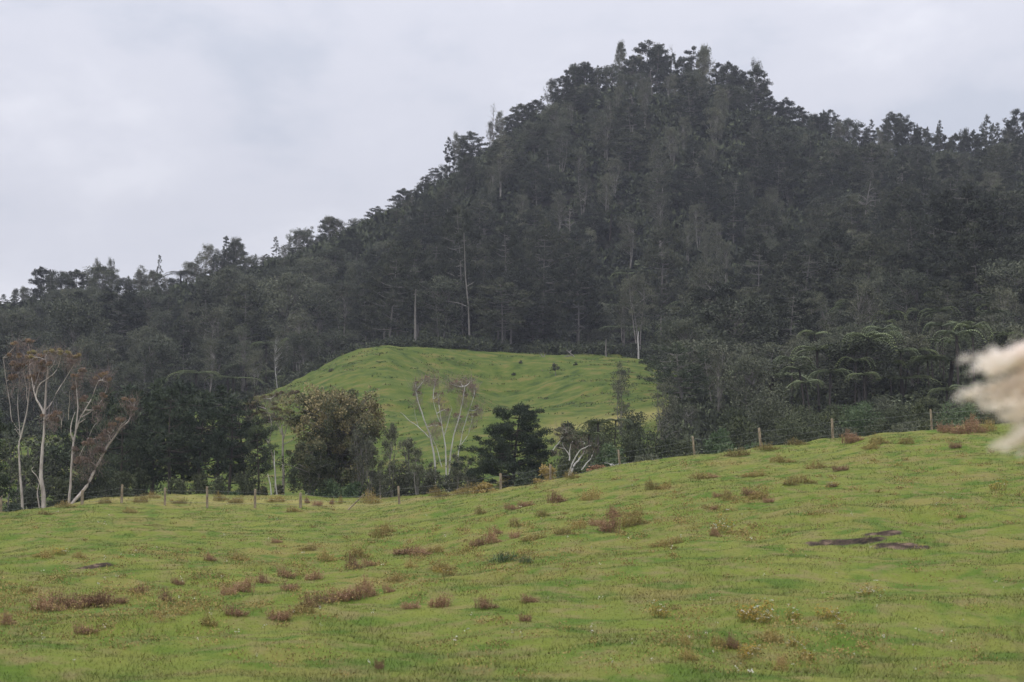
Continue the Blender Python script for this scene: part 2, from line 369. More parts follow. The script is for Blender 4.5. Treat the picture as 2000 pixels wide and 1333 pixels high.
def build_ground():
    ys = [-120.0]
    while ys[-1] < 900:
        y = ys[-1]
        ys.append(y + (8 if y < 0 else 1.5 if y < 20 else 0.13 if y < 70 else 0.2 if y < 130 else 0.35 if y < 160 else 1.1 if y < 360 else 3.5))
    ys = np.array(ys); ny = len(ys)
    s = np.linspace(-1, 1, 641); a = np.abs(s)
    inner = (2 + 0.262 * np.maximum(ys, 0))[:, None]; outer = (70 + 0.75 * np.maximum(ys, 0))[:, None]
    k = np.clip((a - 0.9) / 0.1, 0, 1) ** 2
    x = np.sign(s)[None] * (np.minimum(a / 0.9, 1)[None] * inner * (1 - k[None]) + outer * k[None])
    y = np.broadcast_to(ys[:, None], x.shape)
    xf, yf = x.ravel(), y.ravel(); z = ground(xf, yf); z, soilm = scar(xf, yf, z)
    nx = len(s)
    i = np.arange(ny - 1)[:, None] * nx; j = np.arange(nx - 1)[None]
    f = np.stack([i + j, i + j + 1, i + nx + j + 1, i + nx + j], -1).reshape(-1, 4)
    px = 1000 + F * xf / np.maximum(yf, 27)
    edge = np.interp(px, PXN, YN[:, 7])                       # forest edge (paddock top)
    edge = np.where(px > 1330, 150, edge) 
    fr = np.clip((yf - edge - 4 - 6 * vnoise(xf / 6, yf / 6, 3)) / 4, 0, 1)
    crest = np.interp(px, PXN, YN[:, 4])
    padm = np.clip((yf - crest - 4) / 8, 0, 1)
    fen = np.interp(px, PXN, YN[:, 3])
    dry = np.clip(1 - np.abs((yf - fen - 8) / 8.5), 0, 1) * np.clip((px + 100) / 300, 0, 1) * np.clip((980 - px) / 200, 0, 1) * (0.75 + .7 * vnoise(xf * .8, yf * .8, 12))
    # dry yellow strip at the foot of the paddock above the shrubs
    foot = np.exp(-((yf - 232) / 7) ** 2) * np.clip((px - 1030) / 60, 0, 1)
    dry = np.clip(np.maximum(dry, 0.7 * foot), 0, 0.9)
    mb = MB(); mb.add(np.stack([xf, yf, z], 1), f, fr)
    o = mb.build('ground', M['turf'], smooth=True)
    for nm, arr in (('paddock', padm), ('dry', dry), ('soil', soilm)):
        at_ = o.data.attributes.new(nm, 'FLOAT', 'POINT'); at_.data.foreach_set('value', arr.astype(np.float32))
    tag(o, kind='structure')
build_ground()

# grass: short blades over the near field, one uncountable cover
def build_grass():
    n = 850000
    u = rng.random(n); Y = 24 * (148 / 24) ** (u ** 0.85)
    half = 2.5 + 0.25 * Y; x = (rng.random(n) * 2 - 1) * half
    lush = np.clip(fbm(x / 1.3, Y / 1.7, 91, 3) * 1.6 + 0.45, 0.1, 1.2)
    _, sm = scar(x, Y, np.zeros_like(x)); keep = sm < rng.uniform(.2, 1.3, n)
    x, Y, lush = x[keep], Y[keep], lush[keep]; n = len(x)
    z, _ = scar(x, Y, ground(x, Y))
    h = (0.016 + 0.040 * lush) * rng.uniform(0.6, 1.3, n) * (1 + Y / 300)
    wd = np.maximum(0.009, 0.42 * Y / 2217) * rng.uniform(0.7, 1.3, n)
    ang = rng.uniform(0, 2 * math.pi, n); lean = rng.uniform(0.6, 1.9, n) * h
    ax = np.cos(ang); ay = np.sin(ang)
    tip = np.stack([x + ax * lean + 0.1 * h, Y + ay * lean, z + h], 1)
    b1 = np.stack([x - ay * wd / 2, Y + ax * wd / 2, z - 0.02], 1); b2_ = np.stack([x + ay * wd / 2, Y - ax * wd / 2, z - 0.02], 1)
    v = np.stack([b1, b2_, tip], 1).reshape(-1, 3); f = np.arange(n * 3).reshape(n, 3)
    mb = MB(); mb.add(v, f, np.repeat(np.clip(rng.normal(0.5, 0.16, n), 0, 1), 3))
    go = mb.build('grass', M['grass']); nv = np.stack([ax * .25, ay * .25, np.ones(n)], 1); nv /= np.linalg.norm(nv, axis=1)[:, None]
    go.data.normals_split_custom_set_from_vertices(np.repeat(nv, 3, 0))
    tag(go, 'short green pasture grass over the near slope', 'grass', kind='stuff')
build_grass()

# ------------------------------------------------------------------ tree builders
def curve(a, b, sag=0.0, n=5, bend=None):
    a, b = np.asarray(a, float), np.asarray(b, float); t = np.linspace(0, 1, n)[:, None]
    p = a + (b - a) * t; p[:, 2] += (sag * np.sin(math.pi * t))[:, 0]
    if bend is not None: p += bend * np.sin(math.pi * t)
    return p
def clump(mb, c, r, n, ll, lw, up=0.3, flat=0.7, tint=0.5, tv=0.16, rg=None, out=1.0):
    """a spray of leaves round C, denser towards its surface"""
    rg = rg or rng
    d = rg.normal(size=(n, 3)); d /= np.linalg.norm(d, axis=1)[:, None]
    rad = r * rg.random(n) ** 0.45
    p = d * rad[:, None] * [1, 1, flat]
    ax = d * out + rg.normal(size=(n, 3)) * 0.5 + [0, 0, up]
    mb.leaves(np.asarray(c) + p, ll * rg.uniform(0.6, 1.3, n), lw * rg.uniform(0.7, 1.3, n), ax, np.clip(tint + rg.normal(0, tv, n), 0, 1), rg)

def pine(seed, H=14.0, Rr=3.4, bare=0.3, tiers=14, per=4.5, n=24, ll=0.7, lw=0.24, conic=0.5, ragged=0.25, tr=0.2, cl=0.62):
    rg = np.random.default_rng(seed); t_ = MB(); c_ = MB()
    lean = rg.normal(0, 0.25, 2)
    hs = np.linspace(0, 1, 9); tp = np.stack([lean[0] * hs ** 2 * 1.5 + 0.12 * np.sin(hs * 5 + seed), lean[1] * hs ** 2, hs * H], 1)
    t_.tube(tp, tr * (1 - 0.88 * hs) * np.where(hs == 0, 1.3, 1), 7)
    def tx(h): return np.array([np.interp(h, tp[:, 2], tp[:, 0]), np.interp(h, tp[:, 2], tp[:, 1]), h])
    side = rg.uniform(0, 6.28); 
    for k in range(tiers):
        u = (k + rg.uniform(-.3, .3)) / (tiers - 1); u = min(max(u, 0), 1); h = H * (bare + (0.97 - bare) * u)
        rnd = math.sqrt(max(0, 1 - max(0, (u - 0.3) / 0.7) ** 2)) * (0.65 + 0.35 * min(1, u / 0.3))
        prof = conic * (1 - u) ** 0.8 + (1 - conic) * rnd
        m = max(2, int(rg.poisson(per * (0.6 + 0.4 * prof)))) 
        a0 = rg.uniform(0, 6.28)
        for j in range(m):
            an = a0 + j * 6.283 / m + rg.normal(0, .25)
            ln = Rr * prof * rg.uniform(1 - 2 * ragged, 1 + ragged) * (1 + 0.18 * math.cos(an - side)) + 0.25
            rise = ln * rg.uniform(0.05, 0.42)
            st = tx(h); e = st + [math.cos(an) * ln, math.sin(an) * ln, rise]
            pts = curve(st, e, -0.08 * ln, 4); t_.tube(pts, np.linspace(tr * 0.28, 0.02, 4) * (0.5 + 0.5 * prof), 4)
            nc = 1 + int(ln / 1.25)
            for q in range(nc):
                f = 1 - q * 0.62 / max(nc, 1) * rg.uniform(.7, 1.1)
                c = st + (e - st) * f + rg.normal(0, 0.16, 3)
                clump(c_, c, cl * rg.uniform(.7, 1.25), n, ll, lw, up=0.55, flat=0.6, tint=0.45 + rg.normal(0, .13), rg=rg)
    clump(c_, tx(H * 0.985), cl * 0.7, n, ll, lw, up=1.0, flat=1.2, tint=0.5, rg=rg)
    return t_, c_
def bushy(seed, H=11.0, Rr=2.6, crown=0.55, nc=44, n=42, ll=0.36, lw=0.17, stems=3, tr=0.15, cl=0.75, top=0.0, upright=0.6, vis=0.5, tv=0.16):
    """upright evergreen: forking stems under an uneven crown of leaf sprays"""
    rg = np.random.default_rng(seed); t_ = MB(); c_ = MB()
    forks = []
    for s in range(stems):
        an = rg.uniform(0, 6.28); r0 = Rr * rg.uniform(.1, .55)
        e = np.array([math.cos(an) * r0, math.sin(an) * r0, H * rg.uniform(.72, .96)])
        b = np.array([math.cos(an) * 0.15, math.sin(an) * 0.15, 0]); pts = curve(b, e, 0, 7, bend=rg.normal(0, .25, 3) * [1, 1, 0]); pts[0, 2] = -0.3
        t_.tube(pts, np.linspace(tr, tr * .25, 7), 6); forks.append(pts)
    for k in range(nc):
        u = rg.random() ** 0.8; h = H * (1 - crown + crown * u)
        prof = math.sin(math.pi * min(1, (0.12 + 0.88 * (1 - u)) ** upright)) * 0.55 + 0.45 * (1 - u) ** .6
        an = rg.uniform(0, 6.28); r_ = Rr * prof * math.sqrt(rg.random()) * rg.uniform(.75, 1.2)
        c = np.array([math.cos(an) * r_, math.sin(an) * r_, h * rg.uniform(.96, 1.04)])
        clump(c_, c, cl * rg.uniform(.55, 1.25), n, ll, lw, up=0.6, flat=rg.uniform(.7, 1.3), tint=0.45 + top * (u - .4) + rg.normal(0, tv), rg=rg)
        fk = forks[rg.integers(len(forks))]; q = fk[np.argmin(np.abs(fk[:, 2] - h * 0.78))]
        t_.tube(curve(q, c, 0.05, 4), np.linspace(tr * .3, 0.015, 4), 4)
    return t_, c_
def fern(seed, H=4.5, Rr=2.3, fr=16, n=15, deep=.3):
    rg = np.random.default_rng(seed); t_ = MB(); c_ = MB()
    b = rg.normal(0, .25, 2); pts = np.array([[0, 0, -deep], [b[0] * .3, b[1] * .3, H * .4], [b[0], b[1], H]])
    t_.tube(pts, [.16, .10, .12], 6)
    for k in range(fr):
        an = k * 6.283 / fr + rg.normal(0, .15); ln = Rr * rg.uniform(.8, 1.1); t = np.linspace(0, 1, n)
        up = rg.uniform(.25, .6); dirn = np.array([math.cos(an), math.sin(an)])
        x = ln * np.sin(t * 1.25) / math.sin(1.25); z = up * np.sin(t * 2.3) * 0.9 - 0.42 * ln * t ** 2.6
        pt = np.stack([b[0] + dirn[0] * x, b[1] + dirn[1] * x, H + z], 1)
        wd = 0.46 * np.sin(np.clip(t * .93 + .1, 0, 1) * math.pi) ** .7 * (Rr / 2.3)
        tn = np.array([-dirn[1], dirn[0], 0])
        for sgn in (-1, 1):
            c = pt + tn * (wd * .5)[:, None] * sgn + [0, 0, -.05]
            ax = np.tile(tn * sgn, (n, 1)) + np.array([dirn[0], dirn[1], -.25]) * 0.45
            l = wd * 1.15 + .05; a = ax / np.linalg.norm(ax, axis=1)[:, None]; q = np.array([dirn[0], dirn[1], 0.0]) * (ln / n * .62)
            v = np.stack([pt - q * .7, c + a * (l / 2)[:, None] * .8 - q * .25, c + a * (l / 2)[:, None] * .8 + q * .25, pt + q * .7], 1).reshape(-1, 3)
            c_.add(v, np.arange(n * 4).reshape(n, 4), np.clip(.5 + rg.normal(0, .12), 0, 1))
        c_.tube(pt[::3], np.linspace(.03, .01, len(pt[::3])), 3, .3)
    return t_, c_
def dead(seed, H=12.0):
    rg = np.random.default_rng(seed); t_ = MB()
    pts = curve([0, 0, -.3], [rg.normal(0, .5), 0, H], 0, 7, bend=rg.normal(0, .3, 3) * [1, 1, 0]); t_.tube(pts, np.linspace(.2, .03, 7), 6)
    b_ = MB()
    for k in range(22):
        u = rg.uniform(.35, .98); q = np.array([np.interp(u * H, pts[:, 2], pts[:, i]) for i in range(3)])
        an = rg.uniform(0, 6.28); ln = (1.1 - u) * 3.4 * rg.uniform(.5, 1.2) + .4
        e = q + [math.cos(an) * ln, math.sin(an) * ln, ln * rg.uniform(-.1, .8)]; c = curve(q, e, .15 * ln, 5); b_.tube(c, np.linspace(.06, .012, 5), 4)
        for j in range(3):
            s = c[rg.integers(1, 5)]; b_.tube(curve(s, s + rg.normal(0, .55, 3) + [0, 0, .3], 0, 3), [.022, .014, .008], 3)
    return t_, b_

def low_bush(seed, r=1.0, n=10, m=40, ll=.28, lw=.16, flat=.75, tint=.45, stems=True):
    """a rounded uneven bush as one mesh"""
    rg = np.random.default_rng(seed); c_ = MB()
    for k in range(n):
        an = rg.uniform(0, 6.28); q = r * .75 * math.sqrt(rg.random()); h = r * flat * rg.uniform(.35, 1.15) * (1 - .4 * (q / r) ** 2)
        clump(c_, (math.cos(an) * q, math.sin(an) * q, h), r * rg.uniform(.28, .48), m, ll, lw, up=.4, flat=.8, tint=tint + rg.normal(0, .12), rg=rg)
        if stems: c_.tube(curve((math.cos(an) * q * .2, math.sin(an) * q * .2, -.1), (math.cos(an) * q, math.sin(an) * q, h), 0, 3), [.04, .03, .02], 4, .1)
    return c_

# ------------------------------------------------------------------ the forested hill
def make(name, pair, leafm, barkm, second='crown'):
    e = empty(name, (0, 0, 0)); t_, c_ = pair
    t_.build('trunk', M[barkm], e, True); c_.build(second, M[leafm], e)
    return e
PROTO = {'pine': [], 'cone': [], 'bush': [], 'kanuka': [], 'fern': [], 'dead': []}
for i in range(6): PROTO['pine'].append((make('pine_tree', pine(100 + i, 14, 3.6 + .4 * (i % 3), bare=.2 + .06 * (i % 3), tiers=15, per=5, conic=(.15, .5, .3)[i % 3], ragged=.22 + .05 * (i % 2), n=58, ll=.42, lw=.13, cl=.72, tr=.17), 'pine_leaf', 'grey_bark'), 14.0))
for i in range(4): PROTO['cone'].append((make('pine_tree', pine(130 + i, 14, 2.6, bare=.22, tiers=17, per=3.8, conic=.9, ragged=.3, n=46, ll=.4, lw=.13, cl=.52, tr=.16), 'pine_leaf', 'grey_bark'), 14.0))
for i in range(6): PROTO['bush'].append((make('broadleaf_tree', bushy(160 + i, 10, 3.7, crown=.72, nc=72, cl=.9, n=105, ll=.27, lw=.13, stems=2, tr=.12), 'bush_leaf', 'grey_bark'), 10.0))
for i in range(6): PROTO['kanuka'].append((make('slender_tree', bushy(190 + i, 11, 2.5, crown=.62, nc=50, cl=.72, stems=3, n=90, ll=.25, lw=.10, tr=.095, upright=.8), 'kanuka_leaf', 'mid_bark'), 11.0))
for i in range(4): PROTO['fern'].append((make('tree_fern', fern(220 + i), 'fern_leaf', 'dark_bark'), 5.0))
for i in range(3): PROTO['dead'].append((make('dead_tree', dead(240 + i), 'grey_bark', 'grey_bark', 'branch_work'), 12.0))
used = set()
HILL = []      # (root, kind, x, y, z, height)
def place(kind, x, y, h, squash=1.0, which=None, fat=1.0):
    i = random.randrange(len(PROTO[kind])) if which is None else which % len(PROTO[kind])
    p, ph = PROTO[kind][i]
    o = copy_tree(p) if (kind, i) in used else p
    used.add((kind, i))
    s = h / ph; z = g1(x, y)
    o.location = (x, y, z - 0.15); o.rotation_euler = (random.gauss(0, .03), random.gauss(0, .03), random.uniform(0, 6.28)); o.scale = (s * squash * fat, s * squash * fat, s)
    HILL.append([o, kind, x, y, z, h]); return o
# skyline trees: column, row of the tip, kind, width
SKY = [(-30,575,'cone',1),(8,575,'cone',1),(28,568,'cone',1),(52,560,'kanuka',1),(86,522,'pine',1.1),(108,532,'bush',1),(150,528,'pine',1.5),(200,522,'bush',1.3),(186,502,'kanuka',.5),(216,508,'kanuka',.45),
 (250,545,'bush',1.1),(275,522,'kanuka',.9),(312,498,'cone',.5),(298,535,'bush',1),(335,545,'bush',1),(352,530,'fern',1),(372,510,'kanuka',1),(404,484,'kanuka',1.1),(430,490,'bush',.9),(446,462,'cone',.8),(460,470,'kanuka',.9),(486,500,'bush',.9),
 (512,500,'kanuka',1),(540,462,'cone',.6),(556,480,'kanuka',.9),(582,452,'bush',.9),(603,445,'kanuka',.6),(622,462,'bush',1),(640,425,'kanuka',1),(662,430,'kanuka',1),(690,425,'kanuka',.9),(712,430,'bush',1),(736,404,'pine',.8),(762,440,'bush',1),
 (788,368,'pine',1.1),(806,372,'pine',1.0),(828,355,'pine',.8),(850,328,'pine',1),(870,325,'kanuka',1),(880,268,'cone',.9),(915,258,'pine',1.2),(936,275,'cone',.6),(945,290,'pine',1),(966,200,'dead',.8),(975,245,'kanuka',.6),
 (995,225,'pine',1),(1018,202,'pine',1.1),(1050,194,'pine',1),(1080,158,'kanuka',1),(1100,150,'pine',1.0),(1118,128,'pine',1.0),(1142,122,'pine',1.1),(1172,132,'pine',1.0),(1196,130,'bush',.9),(1213,84,'cone',.95),
 (1240,110,'pine',1),(1262,80,'pine',1.4),(1284,90,'pine',1.2),(1311,95,'dead',.8),(1332,112,'pine',1.1),(1355,92,'pine',1),(1384,96,'kanuka',.9),(1402,125,'pine',.9),(1417,122,'pine',1.1),(1446,134,'pine',1.1),(1475,128,'pine',1.0),(1492,168,'pine',1.0),
 (1510,195,'pine',1.1),(1534,192,'pine',1),(1562,208,'pine',.9),(1585,228,'bush',1),(1602,222,'pine',1),(1622,216,'pine',1.1),(1650,236,'bush',1.2),(1678,244,'pine',1.1),(1698,234,'cone',.8),(1716,250,'pine',1),(1738,220,'pine',.9),(1762,222,'pine',1.1),
 (1782,240,'pine',1),(1802,250,'pine',1),(1830,236,'cone',.7),(1842,260,'pine',.9),(1860,262,'pine',1),(1880,252,'cone',.9),(1896,258,'pine',1),(1925,226,'cone',1.1),(1948,240,'cone',.9),(1966,248,'pine',1),(1988,214,'pine',1.1),(2015,225,'cone',1),(2045,235,'pine',1)]
for i, (px, row, kind, fat) in enumerate(SKY):
    Y = float(np.interp(px, PXN, YN[:, 10])) + (-2 if i % 2 else 3)
    x = onx(px, Y, row); zt = at(px, row, Y)[2]; h = zt - g1(x, Y) + .1
    h = max(h, 4.0)
    nat = {'pine': 1.0, 'cone': 1.0, 'bush': 1.0, 'kanuka': 1.0, 'fern': 1.0, 'dead': 1.0}[kind]
    if kind == 'fern': h = max(4, h)
    place(kind, x, Y, h, fat=fat * min(1.5, max(.8, 11 / h)))
rs = random.Random(5)
sx_ = [t[0] for t in SKY if t[3] > .65]; sr_ = [t[1] for t in SKY if t[3] > .65]; so_ = sorted(range(len(sx_)), key=lambda i: sx_[i])
px = -20
while px < 2030:
    row = float(np.interp(px, [sx_[i] for i in so_], [sr_[i] for i in so_])) + rs.uniform(-6, 20)
    Y = Yr0 = float(np.interp(px, PXN, YN[:, 10])) + rs.uniform(-7, 6); x = onx(px, Y, row)
    h = at(px, row, Y)[2] - g1(x, Y)
    if h > 3: place(rs.choice(('cone', 'kanuka', 'cone', 'kanuka', 'pine')), x, Y, h, fat=rs.uniform(.5, .85) * min(1.3, max(.8, 10 / h)))
    px += rs.uniform(15, 30)
for _ in range(34):
    px = rs.uniform(1530, 1970); Y = rs.uniform(188, 300); x = (px - 1000) / F * Y
    place('fern', x, Y, rs.uniform(6.0, 8.2), fat=rs.uniform(.6, .8))
EX = np.array([t[0] for t in SKY if t[3] > .65], float); EV = np.array([t[1] for t in SKY if t[3] > .65], float)
o_ = np.argsort(EX); EX, EV = EX[o_], EV[o_]
def cap(x, y, h):
    px = 1000 + F * x / y; lim = max(np.interp(px - 18, EX, EV), np.interp(px, EX, EV), np.interp(px + 18, EX, EV)) + (36 if px < 760 else 38)
    return min(h, at(px, lim, y)[2] - g1(x, y))
# body of the hill: staggered rows of crowns, kind by where they stand
def kindof(px, row):
    r = random.random()
    def inb(a, b, c, d): return a < px < b and c < row < d
    if inb(1120, 1215, 270, 330) or inb(1170, 1265, 480, 690) or inb(1290, 1460, 470, 620) or inb(1180, 1260, 380, 420): return 'fern' if r < .55 else 'kanuka'
    if inb(430, 640, 640, 760) or inb(290, 400, 690, 760) or inb(740, 960, 640, 700) : return 'fern' if r < .5 else ('bush' if r < .8 else 'kanuka')
    if inb(1480, 2050, 600, 860): return 'fern' if r < .42 else ('bush' if r < .8 else 'kanuka')
    if inb(950, 1520, 190, 460): return 'kanuka' if r < .62 else ('bush' if r < .72 else 'pine')
    if inb(700, 1180, 380, 700): return 'pine' if r < .72 else ('bush' if r < .9 else 'kanuka')
    if inb(1400, 1800, 330, 720): return 'pine' if r < .5 else ('bush' if r < .8 else 'kanuka')
    if px > 1500: return 'pine' if r < .4 else ('bush' if r < .75 else 'kanuka')
    if px > 1200: return 'kanuka' if r < .45 else ('bush' if r < .8 else 'pine')
    return 'bush' if r < .58 else ('pine' if r < .78 else 'kanuka')
Yr = lambda px: float(np.interp(px, PXN, YN[:, 10]))
Ye = lambda px: float(np.interp(px, PXN, YN[:, 7])) if px < 1330 else float(np.interp(px, [1330, 1420, 2000], [262, 190, 180]))
BIG = [(1880, 365, 300, 'pine', 1.45), (1545, 560, 262, 'pine', 1.2), (905, 400, 352, 'pine', .95), (760, 470, 345, 'pine', 1.0), (985, 440, 362, 'pine', 1.0), (1130, 470, 356, 'pine', 1.05), (1060, 430, 375, 'pine', 1.1),
       (1480, 460, 340, 'pine', 1.0), (1640, 440, 330, 'pine', 1.0), (1290, 430, 372, 'pine', 1.1), (480, 560, 350, 'pine', 1.1), (150, 600, 345, 'bush', 1.1), (230, 560, 380, 'pine', 1.15), (1247, 540, 346, 'kanuka', 1.1),(1375, 520, 330, 'kanuka', 1.2), (815, 470, 352, 'pine', .9), (1770, 480, 330, 'pine', 1.1), (560, 540, 372, 'bush', 1.1)]
bigxy = []
for px, row, Y, kind, fat in BIG:
    x = onx(px, Y, row); h = at(px, row, Y)[2] - g1(x, Y); place(kind, x, Y, h, fat=fat * 12 / max(h, 12) * 1.25 if h > 15 else fat); bigxy.append((x, Y))
d = 0.0
rows = []
Y = 178.0
k = 0
while Y < 560:
    step_x = 8.0 if Y < 330 else 8.8
    half = 0.262 * Y + 3
    x = -half + (k % 2) * step_x / 2
    while x < half:
        xx = x + random.uniform(-2.6, 2.6); yy = Y + random.uniform(-3, 3)
        px = 1000 + F * xx / yy
        if Ye(px) + 5 < yy < Yr(px) - 9 and min(((xx - a) ** 2 + (yy - b) ** 2) for a, b in bigxy) > 16:
            z = g1(xx, yy); rr = to_px((xx, yy, z + 7))[1]
            kd = kindof(px, rr)
            h = {'pine': random.uniform(10, 16), 'bush': random.uniform(6.5, 11.5), 'kanuka': random.uniform(7.5, 12), 'fern': random.uniform(4.2, 6.8)}[kd]
            if yy < 250: h = min(h, 8) * .85
            h = max(3.2, cap(xx, yy, h))
            if kd == 'pine' and random.random() < .25: kd = 'cone'
            if kd in ('kanuka', 'pine') and random.random() < .03: kd = 'dead'
            place(kd, xx, yy, h, fat=random.choice((.85, 1.0, 1.15, 1.4)) * min(1.5, max(1, 9 / h)))
        x += step_x * (1.0 if yy > 300 else .95)
    Y += 9.6 if Y > 300 else 8.5; k += 1
print('HILL', len(HILL), {k: sum(1 for q in HILL if q[1] == k) for k in PROTO})

# undergrowth that fills the forest floor between the trees
def build_undergrowth():
    mb = MB(); protos = [low_bush(300 + i, 1.7, 8, 13, .75, .42, flat=.85, stems=False) for i in range(5)]
    fine = [low_bush(310 + i, 1.3, 8, 42, .26, .15, flat=.8, stems=False) for i in range(4)]
    ferns = [fern(320 + i, .8, 1.7, 9, 6)[1] for i in range(3)]
    cnt = 0
    rg = np.random.default_rng(55)
    n = 24000; ys = rg.uniform(150, 600, n); xs = rg.uniform(-1, 1, n) * (.27 * ys + 4)
    px = 1000 + F * xs / ys
    for x, y, p_ in zip(xs, ys, px):
        e = Ye(p_) + 1 if p_ < 1330 else 150
        if y < e or y > Yr(p_) + 4: continue
        z = g1(x, y) if y < 600 else 0
        s = rg.uniform(.7, 1.7); a = rg.uniform(0, 6.28); c, q = math.cos(a) * s, math.sin(a) * s
        mt = np.array([[c, -q, 0, x], [q, c, 0, y], [0, 0, s * rg.uniform(.8, 1.3), z - .2], [0, 0, 0, 1]])
        src = ferns[rg.integers(3)] if rg.random() < .07 else (fine[rg.integers(4)] if y < 400 or y > Yr(p_) - 22 else protos[rg.integers(5)])
        mb.merge(src, mt, rg.normal(0, .12) + (.25 if src in ferns else 0)); cnt += 1
    print('undergrowth', cnt)
    tag(mb.build('undergrowth', M['under_leaf']), 'dark scrub and ferns between the trees on the hill', 'undergrowth', kind='stuff')
build_undergrowth()

# labels for the hill trees: kind, stretch of hill, band of the slope, count from the gum-tree side
COLS = [(-9e9, 280, 'over the rust-topped gums'), (280, 530, 'over the pine belt'), (530, 760, 'over the grassy knoll'), (760, 960, 'over the hollow paddock'), (960, 1170, 'on the summit spur'),
        (1170, 1380, 'below the summit'), (1380, 1600, 'over the round bush'), (1600, 1800, 'over the fern gully'), (1800, 9e9, 'over the pampas plume')]
DESC = {'pine': 'broad dark pine', 'cone': 'pointed dark pine', 'bush': 'rounded grey-green evergreen', 'kanuka': 'slender grey-stemmed tree', 'fern': 'spreading tree fern', 'dead': 'bare dead tree'}
CAT = {'pine': 'pine tree', 'cone': 'pine tree', 'bush': 'broadleaf tree', 'kanuka': 'slender tree', 'fern': 'tree fern', 'dead': 'dead tree'}
GRP = {'pine': 'pines on the forested hill', 'cone': 'pines on the forested hill', 'bush': 'evergreen trees on the forested hill', 'kanuka': 'slender trees on the forested hill', 'fern': 'tree ferns on the forested hill', 'dead': 'dead trees on the forested hill'}
ORD = 'first second third fourth fifth sixth seventh eighth ninth tenth eleventh twelfth thirteenth fourteenth fifteenth sixteenth seventeenth eighteenth nineteenth twentieth'.split()
def ordinal(k): return ORD[k] if k < 20 else 'twenty-' + ORD[k - 20] if k < 29 else 'number %d' % (k + 1)
bk = {}
for q in HILL:
    o, kind, x, y, z, h = q; px, row = to_px((x, y, z + h * .75))
    ci = [i for i, c in enumerate(COLS) if c[0] <= px < c[1]][0]
    u = (y - Ye(px)) / (Yr(px) - Ye(px))
    band = 'on the skyline' if u > .9 else 'high up' if u > .64 else 'halfway up' if u > .36 else 'low down' if u > .14 else 'at the forest foot'
    bk.setdefault((kind, ci, band), []).append((px, q))
for (kind, ci, band), lst in bk.items():
    lst.sort(key=lambda t: t[0])
    for k, (px, q) in enumerate(lst):
        lab = f"{DESC[kind]} {band} {COLS[ci][2]}"
        if len(lst) > 1: lab += f", {ordinal(k)} from the gum side"
        tag(q[0], lab, CAT[kind], GRP[kind])

exec_near = True

# ------------------------------------------------------------------ trees and shrubs behind the fence
def put(name, pair, Y, px, top, label, cat, leafm, barkm, fat=1.0, H=None, group=None, rz=None, parts='crown', base=None):
    """a tree standing at column px, depth Y, its tip at row TOP; PAIR was built with height H"""
    x = onx(px, Y, top); z = g1(x, Y) - .1 if base is None else at(px, base, Y)[2]
    s = (at(px, top, Y)[2] - z) / H
    e = empty(name, (x, Y, z), random.uniform(0, 6.28) if rz is None else rz, (s * fat, s * fat, s)); t_, c_ = pair
    t_.build('trunk', M[barkm], e, True); c_.build(parts, M[leafm], e)
    return tag(e, label, cat, group)
def bush(px, row, Y, wpx, hpx, label, leafm='shrub_leaf', seed=0, n=14, m=70, tint=.45, group=None, name='shrub', ll=.20, lw=.12):
    """a shrub whose foot is at row ROW (or on the ground if hidden) and whose top is hpx above"""
    if Y < 0: Y = hit(px, row, 230, 345) or -Y
    r = wpx / 2 / F * Y; x = onx(px, Y, row); z = g1(x, Y); top = at(px, row - hpx, Y)[2]
    hh = max(top - z, .35); rg_ = max(r, .3)
    k = int(1.9 * n * max(1, (hh / rg_) * .8)); mb = MB(); rg = np.random.default_rng(900 + seed)
    for j in range(k):
        an = rg.uniform(0, 6.28); u = rg.random(); q = rg_ * .82 * math.sqrt(rg.random()) * math.sqrt(max(.12, 1 - (u * .92) ** 2.2))
        cr_ = min(rg_, hh) * rg.uniform(.22, .40)
        c = (math.cos(an) * q, math.sin(an) * q, max(.1, (hh - cr_ * .7) * u))
        mm_ = max(8, int(m * (cr_ / .6) ** 1.2))
        clump(mb, c, cr_, mm_, ll, lw, up=.5, flat=.8, tint=tint + rg.normal(0, .12), rg=rg)
        if j % 3 == 0: mb.tube(curve((c[0] * .15, c[1] * .15, -.1), c, 0, 4), [.05, .04, .03, .015], 4, .15)
    o = mb.build(name, M[leafm]); o.location = (x, Y, z - .05)
    return tag(o, label, 'shrub', group)

